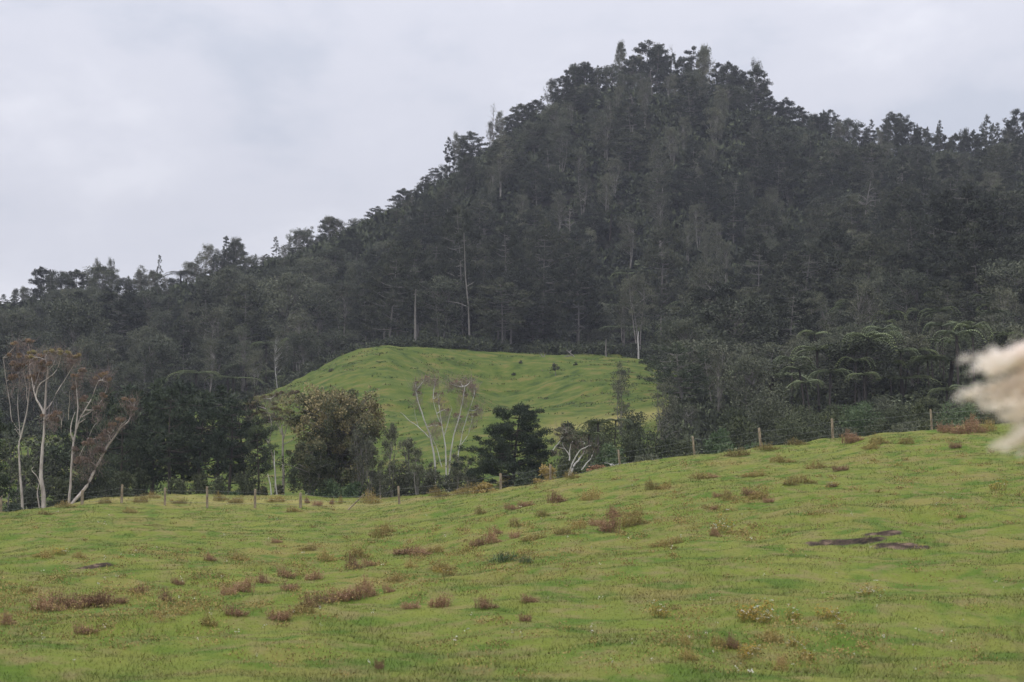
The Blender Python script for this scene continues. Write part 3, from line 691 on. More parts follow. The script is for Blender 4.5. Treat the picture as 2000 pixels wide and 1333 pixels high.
def gum(label, Y, base, stems, blobs, leafm='rust_leaf', bark='pale_bark', seed=0, r0=.16, fuzz=60, group=None, wmul=1.0, dens=1.0, side_scale=.8):
    """a thin open tree traced as stems (pixel polylines) and leaf tufts (px, row, half width px, half height px, tint)"""
    rg = np.random.default_rng(seed); b = at(base[0], base[1], Y); b[2] = g1(b[0], Y) - .1
    e = empty('gum_tree', tuple(b)); t_ = MB(); c_ = MB(); w_ = MB(); nodes = []
    for k, st in enumerate(stems):
        r1 = st[0]; pts = []
        dy = rg.normal(0, .7); n = len(st) - 1
        for i, (px, row) in enumerate(st[1:]):
            p_ = at(px, row, Y + dy * (i / n) * (1 if k else .4)) - b
            if i == 0 and abs(row - base[1]) < 6: p_[2] = -.1
            pts.append(p_)
        pts = np.array(pts); t = np.linspace(0, 1, len(pts)); tt = np.linspace(0, 1, len(pts) * 3)
        q = np.stack([np.interp(tt, t, pts[:, i]) for i in range(3)], 1)
        q[1:-1] += rg.normal(0, .035, (len(q) - 2, 3)); q[1:-1] = (q[:-2] + q[1:-1] + q[2:]) / 3
        t_.tube(q, np.linspace(r1, max(.018, r1 * .35), len(q)) * r0 / .16 * .68, 7); nodes.append(q[len(q) // 3:])
    al = np.concatenate(nodes)
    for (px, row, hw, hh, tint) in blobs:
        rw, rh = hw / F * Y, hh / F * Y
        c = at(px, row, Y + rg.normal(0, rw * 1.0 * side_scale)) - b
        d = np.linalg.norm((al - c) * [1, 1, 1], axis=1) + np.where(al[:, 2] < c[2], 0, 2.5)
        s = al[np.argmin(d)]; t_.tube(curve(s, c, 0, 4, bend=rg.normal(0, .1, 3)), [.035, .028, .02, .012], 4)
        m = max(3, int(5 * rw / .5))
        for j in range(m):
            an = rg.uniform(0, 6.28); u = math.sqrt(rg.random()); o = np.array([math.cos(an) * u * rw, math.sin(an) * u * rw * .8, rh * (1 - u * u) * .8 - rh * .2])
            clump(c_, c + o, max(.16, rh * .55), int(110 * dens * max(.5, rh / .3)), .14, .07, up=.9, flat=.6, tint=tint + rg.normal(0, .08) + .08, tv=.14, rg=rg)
            t_.tube(curve(c - [0, 0, rh * .3], c + o, 0, 3), [.014, .01, .007], 3)
        # fine twigs hanging below and round the tuft
        k = int(1.1 * fuzz * max(.6, rw / .5))
        a0 = c + rg.normal(0, 1, (k, 3)) * [rw * .6, rw * .55, rh * 1.1] - [0, 0, rh * 1.6]
        for a in a0[: k // 3]: w_.tube(curve(a, a + rg.normal(0, .28, 3) + [0, 0, .4], 0, 3), [.009, .007, .004], 3, rg.random())
        w_.leaves(a0, .26, .02 * wmul, rg.normal(0, .5, (k, 3)) + [0, 0, .8], rg.random(k), rg)
    t_.build('trunk', M[bark], e, True); c_.build('crown', M[leafm], e); w_.build('twigs', M['twig'], e)
    return tag(e, label, 'gum tree', group)

GG = 'open gums with bare pale stems'
gum('tall gum with rust crown nearest the dark edge pine', 148, (42, 998),
    [(.15, (44, 1000), (42, 960), (38, 910), (37, 868), (40, 855)), (.08, (40, 858), (47, 830), (55, 790), (60, 745), (58, 715)), (.05, (40, 858), (36, 820), (34, 780), (38, 735)), (.05, (36, 840), (22, 822), (18, 780), (12, 740), (6, 700)), (.04, (38, 850), (30, 838), (26, 842)), (.035, (55, 790), (50, 750), (44, 720))],
    [(33, 672, 10, 5, .4), (55, 668, 12, 6, .35), (28, 694, 14, 8, .45), (48, 698, 14, 8, .6), (40, 720, 12, 12, .2), (22, 740, 10, 14, .15), (60, 708, 12, 10, .3), (30, 712, 12, 9, .35), (55, 740, 12, 14, .15)], seed=1, fuzz=120)
gum('tallest gum with olive and rust crown, forked straight trunk', 146, (82, 996),
    [(.24, (85, 998), (84, 960), (79, 925), (83, 880), (86, 840), (88, 812)), (.13, (88, 815), (76, 790), (66, 765), (62, 742)), (.13, (87, 820), (88, 785), (92, 740), (92, 715), (88, 700)), (.07, (70, 775), (75, 752), (90, 742), (108, 728), (118, 706), (122, 690)), (.06, (86, 806), (100, 790), (112, 762), (128, 740), (146, 712), (152, 695)), (.06, (66, 765), (70, 745), (78, 720), (88, 700)), (.05, (92, 725), (104, 712), (112, 695)), (.06, (82, 955), (70, 925), (60, 918), (66, 912)), (.1, (80, 996), (72, 965), (76, 945))],
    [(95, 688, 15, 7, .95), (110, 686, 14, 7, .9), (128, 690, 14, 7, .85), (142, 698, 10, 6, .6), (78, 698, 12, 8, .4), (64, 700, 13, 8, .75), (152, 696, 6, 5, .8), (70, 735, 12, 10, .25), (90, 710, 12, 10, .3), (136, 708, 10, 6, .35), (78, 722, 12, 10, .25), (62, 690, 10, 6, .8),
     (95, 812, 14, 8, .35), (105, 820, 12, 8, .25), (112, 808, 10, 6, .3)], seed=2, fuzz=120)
gum('leaning twin-stemmed gum whose long bare limb sweeps over the fence post', 144, (136, 982),
    [(.13, (135, 982), (138, 950), (140, 905), (142, 870), (148, 840), (152, 800), (150, 765), (148, 735)), (.17, (133, 984), (160, 962), (178, 935), (195, 900), (212, 868), (232, 842), (250, 824)), (.09, (144, 862), (137, 848), (138, 830), (147, 805)), (.08, (150, 838), (155, 820), (170, 795), (182, 770), (192, 745)), (.06, (152, 828), (165, 820), (166, 818)),
     (.045, (152, 900), (162, 880), (172, 858), (184, 828), (194, 824)), (.05, (160, 815), (186, 800), (200, 780), (209, 755), (211, 738)), (.05, (228, 846), (238, 830), (248, 820)), (.045, (212, 866), (214, 850), (222, 842)), (.04, (120, 835), (118, 815), (112, 812)), (.045, (134, 820), (135, 790), (136, 765)), (.05, (250, 824), (256, 808), (262, 790), (264, 782))],
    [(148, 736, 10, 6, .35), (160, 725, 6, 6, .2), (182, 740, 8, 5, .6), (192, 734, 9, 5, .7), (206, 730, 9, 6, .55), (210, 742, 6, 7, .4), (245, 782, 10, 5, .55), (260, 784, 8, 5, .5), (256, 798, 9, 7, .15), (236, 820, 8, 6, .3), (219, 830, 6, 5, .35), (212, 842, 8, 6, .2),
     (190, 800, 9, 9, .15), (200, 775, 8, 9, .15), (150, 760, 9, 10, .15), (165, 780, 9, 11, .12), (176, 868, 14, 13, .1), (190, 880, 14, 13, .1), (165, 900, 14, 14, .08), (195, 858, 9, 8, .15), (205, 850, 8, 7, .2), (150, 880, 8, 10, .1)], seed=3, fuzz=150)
gum('flat-topped gum with brown umbrella crown beside the round bronze tree', 158, (545, 965),
    [(.17, (553, 966), (554, 935), (553, 890), (553, 855), (550, 832)), (.09, (536, 966), (539, 925), (533, 892), (524, 865), (512, 848), (498, 836), (488, 822)), (.06, (551, 850), (540, 825), (532, 800), (528, 780)), (.05, (553, 860), (562, 825), (572, 800), (576, 785)), (.05, (524, 868), (530, 840), (528, 815), (520, 800)), (.045, (553, 870), (570, 860), (585, 845)), (.06, (531, 966), (527, 945), (523, 925))],
    [(492, 790, 12, 5, .55), (510, 778, 14, 5, .6), (528, 774, 14, 6, .45), (548, 770, 14, 6, .3), (574, 768, 16, 7, .25), (592, 778, 10, 6, .2), (490, 808, 10, 5, .3), (512, 808, 14, 5, .5), (538, 800, 14, 5, .45), (560, 806, 14, 6, .75), (530, 790, 12, 5, .8), (548, 820, 11, 6, .35), (570, 826, 10, 6, .7), (520, 822, 12, 5, .35), (505, 795, 10, 5, .5)], seed=4, fuzz=90, wmul=1.0, leafm='olive_gum')
gum('nearly leafless gum with four pale stems standing against the knoll', 160, (868, 925),
    [(.12, (851, 925), (850, 905), (844, 870), (838, 842), (828, 818), (818, 790), (812, 765)), (.09, (873, 925), (871, 890), (868, 855), (862, 820), (858, 795), (856, 772)), (.09, (874, 920), (878, 888), (886, 850), (896, 815), (904, 782), (908, 755)), (.06, (893, 915), (896, 880), (902, 845), (912, 815), (920, 790), (926, 772)), (.06, (838, 855), (820, 838), (805, 825), (790, 812), (782, 806)), (.05, (863, 912), (856, 885), (846, 860), (840, 845)), (.04, (862, 830), (850, 800), (846, 780)), (.05, (868, 850), (876, 820), (882, 800), (880, 792)), (.035, (820, 838), (812, 820), (810, 800)), (.035, (900, 870), (915, 850), (920, 830), (922, 815))],
    [(832, 738, 10, 5, .35), (850, 744, 10, 5, .3), (812, 748, 9, 5, .3), (900, 745, 12, 5, .35), (918, 744, 10, 5, .3), (926, 756, 8, 5, .2), (880, 750, 8, 5, .2), (815, 770, 10, 9, .1), (858, 770, 10, 9, .1), (905, 770, 12, 10, .1), (895, 815, 11, 10, .25), (850, 830, 12, 10, .2), (935, 795, 9, 8, .2), (870, 800, 9, 9, .1), (922, 812, 8, 9, .1)], seed=5, fuzz=230, dens=.16, wmul=.8, r0=.15, bark='white_bark')
gum('pale twisted many-stemmed tree leaning away from the black pine', 134, (1112, 925),
    [(.10, (1110, 926), (1118, 912), (1128, 900), (1138, 888), (1142, 878), (1140, 868)), (.09, (1108, 926), (1116, 908), (1124, 892), (1134, 880), (1148, 872)), (.07, (1112, 900), (1112, 880), (1118, 866), (1124, 855)), (.06, (1136, 918), (1144, 906), (1154, 896), (1160, 882), (1162, 874)), (.05, (1080, 880), (1090, 866), (1100, 852), (1106, 842)), (.05, (1112, 890), (1100, 872), (1094, 856))],
    [(1090, 840, 10, 4, .8), (1102, 838, 12, 4, .85), (1114, 846, 10, 5, .7), (1096, 850, 10, 4, .6), (1124, 858, 12, 5, .8), (1136, 862, 12, 5, .75), (1120, 868, 10, 5, .5), (1150, 870, 11, 5, .6), (1160, 874, 9, 5, .5), (1140, 875, 10, 5, .45), (1104, 862, 9, 5, .45), (1086, 874, 9, 6, .4)], seed=6, fuzz=50, bark='white_bark', leafm='kanuka_leaf')

PB = 'pines in the belt beside the gums'
nl = dict(n=60, ll=.34, lw=.085)
belt = [(238, 795, 160, .85, 'dense'), (270, 772, 165, .9, ''), (298, 750, 168, 1, ''), (330, 762, 158, .95, ''), (356, 752, 170, 1.0, ''), (392, 768, 160, .9, ''), (425, 760, 168, .95, ''), (450, 778, 158, .9, ''), (478, 790, 164, .8, ''), (505, 815, 156, .7, '')]
bl = ['darkest low pine of the belt, beside the leaning gum', 'bare-trunked pine second in the belt from the leaning gum', 'tall broad pine third in the belt from the leaning gum', 'pine fourth in the belt from the leaning gum', 'tallest pine at the middle of the belt', 'sixth pine in the belt, counted from the leaning gum', 'seventh pine in the belt, rounded top', 'eighth pine in the belt, before the flat-topped gum', 'ninth pine in the belt, behind the flat-topped gum', 'smallest pine at the flat-topped gum end of the belt']
for i, (px, top, Y, fat, _) in enumerate(belt):
    put('pine_tree', pine(400 + i, 9, 2.5, bare=.40, tiers=10, per=4.2, conic=.25, ragged=.3, tr=.17, cl=.5, **nl), Y, px, top, bl[i], 'pine tree', 'near_pine_leaf', 'dark_bark', fat=fat * 1.05, H=9, group=PB)
for i, (px, top, Y, lab) in enumerate(((208, 768, 172, 'dark pine filling the gap behind the sweeping gum limb'), (172, 800, 176, 'low dark pine behind the twin-stemmed gum'), (250, 790, 178, 'dark pine set back at the gum end of the belt'))):
    put('pine_tree', pine(420 + i, 9, 2.8, bare=.2, tiers=11, per=5, conic=.3, ragged=.3, tr=.16, cl=.55, **nl), Y, px, top, lab, 'pine tree', 'near_pine_leaf', 'dark_bark', fat=1.0, H=9, group=PB)
put('pine_tree', pine(431, 7.6, 3.9, bare=.04, tiers=15, per=9, conic=.6, ragged=.34, tr=.2, cl=.54, n=150, ll=.25, lw=.065), 139, 1004, 792, 'black bushy pine rising alone behind the fence post', 'pine tree', 'near_pine_leaf', 'dark_bark', fat=.98, H=7.6)
put('pine_tree', pine(436, 11, 3.4, bare=.04, tiers=16, per=5.5, conic=.35, ragged=.3, tr=.22, cl=.55, n=90, ll=.3, lw=.08), 112, -62, 668, 'black pine at the picture edge, branches reaching toward the gums', 'pine tree', 'near_pine_leaf', 'dark_bark', fat=.8, H=11)
put('pine_tree', pine(441, 10, 3.7, bare=.30, tiers=11, per=5.5, conic=.2, ragged=.3, tr=.25, cl=.6, **nl), 215, 1330, 672, 'wide dark pine at the corner of the hollow paddock', 'pine tree', 'near_pine_leaf', 'grey_bark', fat=1.1, H=10)
# the rounded bronze-tinged broadleaf
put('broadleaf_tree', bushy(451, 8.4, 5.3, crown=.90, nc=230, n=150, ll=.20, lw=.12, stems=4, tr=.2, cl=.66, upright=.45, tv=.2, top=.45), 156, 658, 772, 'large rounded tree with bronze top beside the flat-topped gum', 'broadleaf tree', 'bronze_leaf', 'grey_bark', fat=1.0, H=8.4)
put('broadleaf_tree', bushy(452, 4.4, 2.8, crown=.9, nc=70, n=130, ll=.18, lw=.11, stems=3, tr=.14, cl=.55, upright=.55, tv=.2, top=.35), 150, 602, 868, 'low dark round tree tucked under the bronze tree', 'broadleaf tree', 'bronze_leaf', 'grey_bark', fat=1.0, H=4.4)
KG = 'scrubby thin trees before the knoll'
def scrub(px, top, Y, fat, seed, label, H=6.0, crown=.8, nc=34, leafm='kanuka_leaf', cl=.42, stems=3, Rr=1.25, group=KG, bark='grey_bark', n=75):
    put('scrub_tree', bushy(seed, H, Rr, crown=crown, nc=nc, n=n, ll=.17, lw=.075, stems=stems, tr=.07, cl=cl, upright=.8), Y, px, top, label, 'scrub tree', leafm, bark, fat=fat, H=H, group=group)
scrub(60, 852, 172, 1.3, 455, 'grey scrub tree between the two tallest gums', H=6, Rr=2.2, nc=50, crown=.9, leafm='bush_leaf')
scrub(112, 835, 178, 1.3, 456, 'dark scrub tree behind the forked gum trunk', H=7, Rr=2.2, nc=60, crown=.9, leafm='shrub_leaf')
scrub(15, 868, 170, 1.2, 457, 'low scrub tree behind the edge pine boughs', H=6, Rr=2.2, nc=50, crown=.9, leafm='shrub_leaf')
scrub(704, 838, 152, 1.0, 461, 'grey twiggy scrub tree against the bronze tree', crown=.85)
scrub(722, 862, 149, 1.0, 462, 'lower grey scrub tree beside the leaning post')
scrub(765, 832, 150, .75, 463, 'tallest thin scrub tree with a separate tuft on top', nc=36, crown=.95)
scrub(795, 858, 152, 1.0, 464, 'dark scrub tree just past the one with the top tuft')
scrub(815, 880, 148, 1.0, 465, 'dense low scrub tree below the knoll terraces')
scrub(745, 905, 147, 1.0, 466, 'short scrub tree directly behind the leaning post')
scrub(842, 905, 150, 1.0, 467, 'low scrub tree at the foot of the leafless gum')
scrub(890, 888, 147, 1.0, 468, 'dark scrub tree between leafless gum and black pine', H=5)
scrub(915, 905, 145, 1.0, 469, 'twiggy scrub tree touching the black pine', H=5)
scrub(1215, 712, 215, .85, 470, 'narrow upright tree standing alone on the paddock edge', H=8, Rr=1.9, nc=60, cl=.5, crown=.9)
scrub(1300, 742, 200, 1.1, 471, 'brownish tree at the foot of the wide dark pine', H=8, Rr=2.0, nc=60, cl=.55, crown=.9)
scrub(1345, 790, 190, 1.0, 472, 'rounded grey tree below the wide dark pine', H=6, Rr=2.0, nc=50, crown=.95)
scrub(1402, 698, 205, .7, 473, 'tall slender silvery tree beside the wide dark pine', H=9, Rr=1.6, nc=60, crown=.85, n=45)
scrub(1300, 810, 175, 1.1, 474, 'pale feathery scrub tree amid the shrubs', H=5, Rr=1.5, nc=40, crown=.98, n=50)
scrub(545, 648, 322, .75, 475, 'slim white-trunked tree at the knoll shoulder', H=8, Rr=1.6, nc=34, crown=.66, cl=.6, stems=1, bark='white_bark')
scrub(470, 640, 330, 1.0, 476, 'dark tree beside the slim white-trunked one', H=9, Rr=1.6, nc=44, crown=.75, cl=.7, leafm='bush_leaf')
scrub(1085, 712, hit(1085, 735, 230, 345) or 300, 1.0, 477, 'small lone tree out on the hollow paddock', H=1.9, Rr=1.0, nc=12, crown=.5, cl=.3, stems=1)

SB = 'shrubs behind the fence'
BU = [
 (648, 966, 150, 100, 34, 'green_leaf', 'bright grey-green low shrub under the bronze tree'), (690, 966, 149, 60, 26, 'green_leaf', 'small grey-green shrub beside the leaning post'),
 (25, 1003, 140, 60, 22, 'near_pine_leaf', 'low dark shrub at the foot of the nearest-edge gum'), (118, 990, 147, 60, 62, 'shrub_leaf', 'dark shrub between the two largest gums'), (185, 985, 150, 90, 92, 'shrub_leaf', 'tall dark shrub under the sweeping gum limb'), (150, 990, 149, 60, 60, 'shrub_leaf', 'dark shrub right behind the twin gum foot'),
 (60, 990, 152, 56, 40, 'bush_leaf', 'greyish low shrub behind the two largest gums'), (240, 972, 153, 70, 56, 'shrub_leaf', 'dark shrub at the gum end of the pine belt'), (345, 966, 156, 60, 34, 'shrub_leaf', 'shrub among the middle belt trunks'), (480, 968, 155, 80, 52, 'shrub_leaf', 'dark shrub beside the flat-topped gum'), (430, 968, 154, 60, 40, 'shrub_leaf', 'shrub under the last belt pines'),
 (735, 976, 150, 70, 62, 'bush_leaf', 'grey-brown scrub behind the leaning post'), (775, 976, 152, 70, 70, 'kanuka_leaf', 'scrub thicket under the top-tufted tree'), (815, 975, 151, 70, 66, 'bush_leaf', 'dark scrub thicket below the knoll terraces'), (848, 974, 149, 60, 58, 'kanuka_leaf', 'scrub thicket at the leafless gum foot'), (890, 968, 148, 70, 60, 'bush_leaf', 'dark thicket between leafless gum and tan bush'), (925, 962, 146, 50, 50, 'kanuka_leaf', 'thin thicket touching the black pine'),
 (275, 972, 158, 60, 60, 'shrub_leaf', 'dark bush under the second and third belt pines'), (390, 968, 158, 60, 50, 'shrub_leaf', 'dark bush under the sixth belt pine'),
 (455, 968, 152, 60, 10, 'green_leaf', 'low grey-green ground shrub below the belt'),
 (515, 968, 153, 18, 20, 'bronze_leaf', 'small red-brown bush beside thin white stems'), (545, 966, 156, 22, 22, 'bronze_leaf', 'red-brown bush behind the flat-topped gum'),
 (1068, 940, 133, 60, 34, 'tan_leaf', 'rust-brown bush under the black pine'), (945, 962, 133, 56, 22, 'tan_leaf', 'tan bush in the gap before the black pine'), (1168, 930, 132, 50, 24, 'brown_leaf', 'pinkish-brown bush beside the pale twisted tree'),
 (1030, 945, 136, 70, 30, 'near_pine_leaf', 'dark skirt shrub at the black pine foot'), (1195, 925, 134, 70, 62, 'green_leaf', 'dark green rounded shrub past the pale twisted tree'),
 (1230, 925, 140, 110, 85, 'shrub_leaf', 'wide shrub behind the fifth fence post from the plume'), (1290, 910, 138, 110, 78, 'shrub_leaf', 'shrub below the pale feathery scrub'), (1345, 905, 136, 90, 50, 'shrub_leaf', 'low shrub just below the small green clearing'), (1265, 915, 133, 90, 32, 'bush_leaf', 'low brownish shrub on the field crest'),
 (1120, 900, 150, 90, 70, 'shrub_leaf', 'dark shrub behind the pale twisted tree'), (1180, 890, 165, 90, 70, 'shrub_leaf', 'dark shrub beneath the small tree ferns'), (1240, 880, 180, 90, 80, 'shrub_leaf', 'shrub below the lone narrow tree'), (1160, 870, 200, 90, 55, 'shrub_leaf', 'shrub on the near edge of the hollow paddock'), (1110, 870, 195, 46, 50, 'shrub_leaf', 'small pointed dark shrub on the paddock foot'),
 (1405, 890, 136, 70, 56, 'green_leaf', 'grey-green shrub just past the small green clearing'), (1440, 890, 140, 110, 85, 'shrub_leaf', 'shrub behind the white fence post'), (1500, 885, 150, 150, 140, 'bush_leaf', 'large round olive bush rising over its neighbours'), (1440, 880, 165, 110, 90, 'shrub_leaf', 'dark shrub before the large round bush'), (1545, 880, 140, 130, 75, 'shrub_leaf', 'wide dark shrub below the large round bush'),
 (1420, 895, 133, 80, 34, 'green_leaf', 'pale-leaved low shrub by the field crest'), (1480, 885, 132, 60, 24, 'green_leaf', 'low ragged shrub touching the white post'), (1610, 870, 138, 120, 80, 'shrub_leaf', 'dark shrub behind the post with a wire'), (1680, 865, 142, 120, 84, 'green_leaf', 'bright green shrub in the fern gully mouth'), (1740, 860, 140, 120, 70, 'shrub_leaf', 'rounded shrub between two posts below the ferns'),
 (1800, 855, 138, 110, 70, 'shrub_leaf', 'shrub behind the post nearest the plume'), (1870, 850, 138, 120, 70, 'green_leaf', 'bright-topped shrub below the plume'), (1940, 845, 140, 140, 110, 'shrub_leaf', 'dark shrub behind the plume'), (2010, 840, 140, 140, 110, 'shrub_leaf', 'dark shrub past the plume at the picture edge'), (1650, 865, 132, 110, 34, 'bush_leaf', 'low scrub along the crest beside the post'), (1770, 850, 133, 110, 30, 'bush_leaf', 'low scrub along the crest before the plume'),
 (1570, 870, 160, 120, 90, 'shrub_leaf', 'tall dark shrub between round bush and ferns'), (1640, 860, 165, 110, 72, 'shrub_leaf', 'dark shrub in the middle of the fern gully'), (1720, 850, 162, 120, 80, 'bush_leaf', 'olive shrub among the tree ferns'), (1800, 850, 160, 120, 86, 'shrub_leaf', 'dark shrub beside the tall fern pair'), (1900, 840, 160, 140, 85, 'bush_leaf', 'tall olive shrub behind the plume'),
 (590, 738, 318, 44, 16, 'bush_leaf', 'grey shrub on the knoll shoulder'), (570, 745, 318, 34, 12, 'bush_leaf', 'smaller grey shrub on the knoll shoulder'), (610, 722, 324, 34, 14, 'bush_leaf', 'grey shrub highest on the knoll shoulder'), (557, 752, 316, 20, 9, 'bush_leaf', 'tiny shrub beside the slim white trunk'),
 (647, 726, -306, 13, 7, 'shrub_leaf', 'tiny round dark bush on the open knoll'), (1017, 710, -330, 9, 6, 'shrub_leaf', 'tiny dark stump-like bush high on the paddock'), (1124, 714, -332, 7, 5, 'shrub_leaf', 'tiny dark tuft near the fallen branches'), (1003, 733, -300, 6, 4, 'shrub_leaf', 'tiny tuft halfway down the hollow paddock'),
 (75, 875, 285, 24, 26, 'shrub_leaf', 'round bush on the far paddock behind the gums'), (925, 690, 346, 70, 40, 'green_leaf', 'leafy shrub at the forest foot over the paddock'), (860, 688, 345, 60, 34, 'fern_leaf', 'pale ferny shrub at the forest foot over the knoll'), (1230, 702, 347, 40, 30, 'shrub_leaf', 'shrub at the forest foot near the white trunk'), (980, 694, 347, 60, 36, 'shrub_leaf', 'dark shrub at the forest foot, paddock middle'), (1050, 696, 347, 70, 34, 'shrub_leaf', 'dark shrub at the forest foot behind the fallen branches'), (1130, 698, 347, 70, 36, 'shrub_leaf', 'dark shrub at the forest foot past the fallen branches'), (760, 686, 345, 60, 34, 'shrub_leaf', 'dark shrub at the forest foot on the knoll top'), (700, 694, 342, 50, 26, 'bush_leaf', 'grey shrub behind the knoll summit'),
]
for i, (px, row, Y, wp, hp, lf, lab) in enumerate(BU):
    far = abs(Y) > 250
    bush(px, row, Y, wp, hp, lab, lf, seed=i, n=16 if not far else 9, m=90 if not far else 30, ll=.16 if not far else .3, lw=.085 if not far else .16, tint=.48, group=SB if not far else 'shrubs on the paddocks')
# tree ferns that can be told apart
TF = [(1168, 822, 160, 3.4, 'dark-trunked tree fern standing before the lone narrow tree'), (1200, 818, 165, 3.0, 'yellow-green tree fern beside the dark-trunked one'), (1150, 845, 150, 2.6, 'small tree fern above the pale twisted tree'),
 (1572, 716, 195, 4.6, 'pale tree fern with spreading crown at the gully mouth'), (1585, 742, 182, 4.0, 'bright drooping tree fern just below the pale one'), (1620, 722, 190, 5.2, 'dark-trunked tree fern second in the gully'), (1690, 684, 205, 4.8, 'broad tree fern high in the middle of the gully'), (1668, 706, 198, 4.2, 'tree fern left of the broad one'.replace('left of', 'just below')), (1715, 682, 210, 5.0, 'tree fern highest of the middle pair'), (1740, 704, 200, 4.2, 'yellowish tree fern spreading flat over shrubs'), (1690, 728, 188, 3.8, 'small fern hanging below the broad one'),
 (1765, 694, 205, 4.6, 'flat-crowned tree fern toward the plume'), (1792, 680, 212, 5.0, 'tall thin-trunked tree fern by the plume'), (1815, 694, 200, 4.6, 'tree fern with sunlit arching fronds near the plume'), (1835, 662, 225, 5.0, 'tree fern standing above the thin-trunked pair'), (1868, 628, 240, 5.2, 'tree fern second highest over the plume'), (1905, 648, 235, 4.8, 'tree fern whose fronds touch the plume top'), (1940, 606, 250, 5.2, 'topmost thin-trunked tree fern over the plume'),
 (1850, 758, 170, 3.6, 'bright yellow-green tree fern beside the plume'), (1880, 752, 172, 3.4, 'lime-tipped tree fern half behind the plume'), (1820, 790, 160, 3.0, 'low tree fern above the post nearest the plume'), (1540, 700, 230, 4.2, 'dim tree fern behind the round bush'), (1600, 670, 240, 4.4, 'yellow-tipped fern in the dark hollow'), (1650, 640, 250, 4.4, 'small bright fern at the top of the dark hollow'),
 (345, 712, 335, 3.8, 'wide tree fern group leader above the pine belt'), (322, 722, 333, 3.4, 'tree fern on the gum side above the belt'), (372, 724, 333, 3.4, 'tree fern on the knoll side above the belt'), (575, 662, 345, 6, 'tree fern behind the slim white-trunked tree'), (610, 668, 345, 6, 'tree fern over the knoll shoulder shrubs'), (520, 668, 345, 6, 'tree fern before the dark shoulder tree'), (650, 656, 350, 6, 'tree fern near the knoll summit')]
fp = [fern(500 + i, 5.0, 2.4, 22, 18, 9.0) for i in range(4)]
fr_ = []
for i in range(4):
    e = empty('tree_fern', (0, 0, 0)); fp[i][0].build('trunk', M['dark_bark'], e, True); fp[i][1].build('crown', M['fern_leaf'], e); fr_.append(e)
for i, (px, row, Y, wd, lab) in enumerate(TF):
    k = i % 4; e = fr_[k] if i < 4 else copy_tree(fr_[k])
    x = onx(px, Y, row); z = g1(x, Y); h = max(at(px, row, Y)[2] - z, 2.2); s = wd / 5.6; e.location = (x, Y, z + h - 5.3 * s); e.scale = (s, s, s); e.rotation_euler = (random.gauss(0, .04), random.gauss(0, .04), random.uniform(0, 6.28))
    tag(e, lab, 'tree fern', 'tree ferns beyond the fence')
# pale bare trunks at the forest edge and fallen branches on the paddock
def branchy(name, label, Y, polys, mat='white_bark', cat='dead tree', r=.12):
    b = at(*polys[0][0], Y); b[2] = g1(b[0], Y) - .1; mb = MB()
    for k, pl in enumerate(polys):
        pts = np.array([at(px, row, Y + .4 * k * (i / len(pl))) - b for i, (px, row) in enumerate(pl)])
        mb.tube(pts, np.linspace(r if k == 0 else r * .5, r * .3, len(pts)), 6)
    o = mb.build(name, M[mat], smooth=True); o.location = tuple(b); return tag(o, label, cat)
branchy('fallen_branch', 'pale forked dead branch standing on the paddock top', 330, [[(1070, 710), (1062, 700), (1056, 692)], [(1062, 700), (1064, 692)], [(1070, 710), (1066, 698)]], cat='dead branch', r=.16, mat='grey_bark')
branchy('fallen_branch', 'long pale fallen branch beside the forest edge', 334, [[(1126, 704), (1118, 694), (1106, 684)], [(1118, 694), (1100, 698), (1090, 700)], [(1112, 690), (1116, 684)]], cat='dead branch', r=.18, mat='grey_bark')
branchy('fallen_branch', 'short pale stub on the paddock near the white trunk', 335, [[(1175, 710), (1173, 703)], [(1173, 705), (1170, 703)]], cat='dead branch', r=.14)
branchy('bare_trunk', 'straight white trunk at the paddock corner', 338, [[(1247, 707), (1247, 685), (1246, 660), (1247, 648)]], r=.15, cat='tree trunk')
branchy('bare_trunk', 'thin grey trunk on the paddock top edge', 338, [[(1184, 703), (1183, 680), (1184, 662)]], mat='grey_bark', cat='tree trunk', r=.16)
branchy('bare_trunk', 'pinkish bare trunk behind the wide dark pine', 300, [[(1372, 700), (1369, 670), (1366, 640)]], mat='pale_bark', cat='tree trunk', r=.16)
branchy('bare_trunk', 'white bare trunk paired with the pinkish one', 299, [[(1379, 700), (1377, 670), (1377, 645)]], cat='tree trunk', r=.14)
branchy('bare_trunk', 'pale trunk rising among the dark pines over the paddock', 342, [[(811, 690), (811, 640), (811, 590), (812, 565)]], mat='grey_bark', cat='tree trunk', r=.24)
branchy('bare_trunk', 'tall pale pine trunk with bare side limbs', 344, [[(917, 655), (915, 600), (909, 540), (906, 455)], [(915, 600), (895, 592), (868, 588)], [(911, 560), (925, 552)]], mat='grey_bark', cat='tree trunk', r=.17)
branchy('bare_trunk', 'bleached dead snag high on the hill below the summit', 520, [[(1275, 288), (1276, 280), (1274, 268)], [(1276, 284), (1271, 279)], [(1276, 282), (1281, 278)]], r=.25, cat='tree trunk')
branchy('bare_trunk', 'leaning bare tree high on the far slope', 500, [[(1494, 350), (1498, 315), (1503, 285), (1506, 270)], [(1499, 310), (1486, 300)], [(1498, 320), (1512, 326), (1528, 330)], [(1500, 308), (1514, 304)]], mat='grey_bark', r=.22)
branchy('bare_trunk', 'big pale bent limb low in the wide pine crown', 296, [[(1845, 640), (1822, 590), (1814, 545)], [(1822, 590), (1840, 560), (1868, 550)], [(1830, 575), (1862, 575), (1880, 590)], [(1814, 545), (1828, 530), (1846, 526)], [(1868, 550), (1880, 530)]], mat='grey_bark', r=.2)
branchy('bare_trunk', 'thin white sapling leaning by the flat-topped gum', 150, [[(530, 967), (528, 945), (523, 926)]], r=.05, cat='tree trunk')
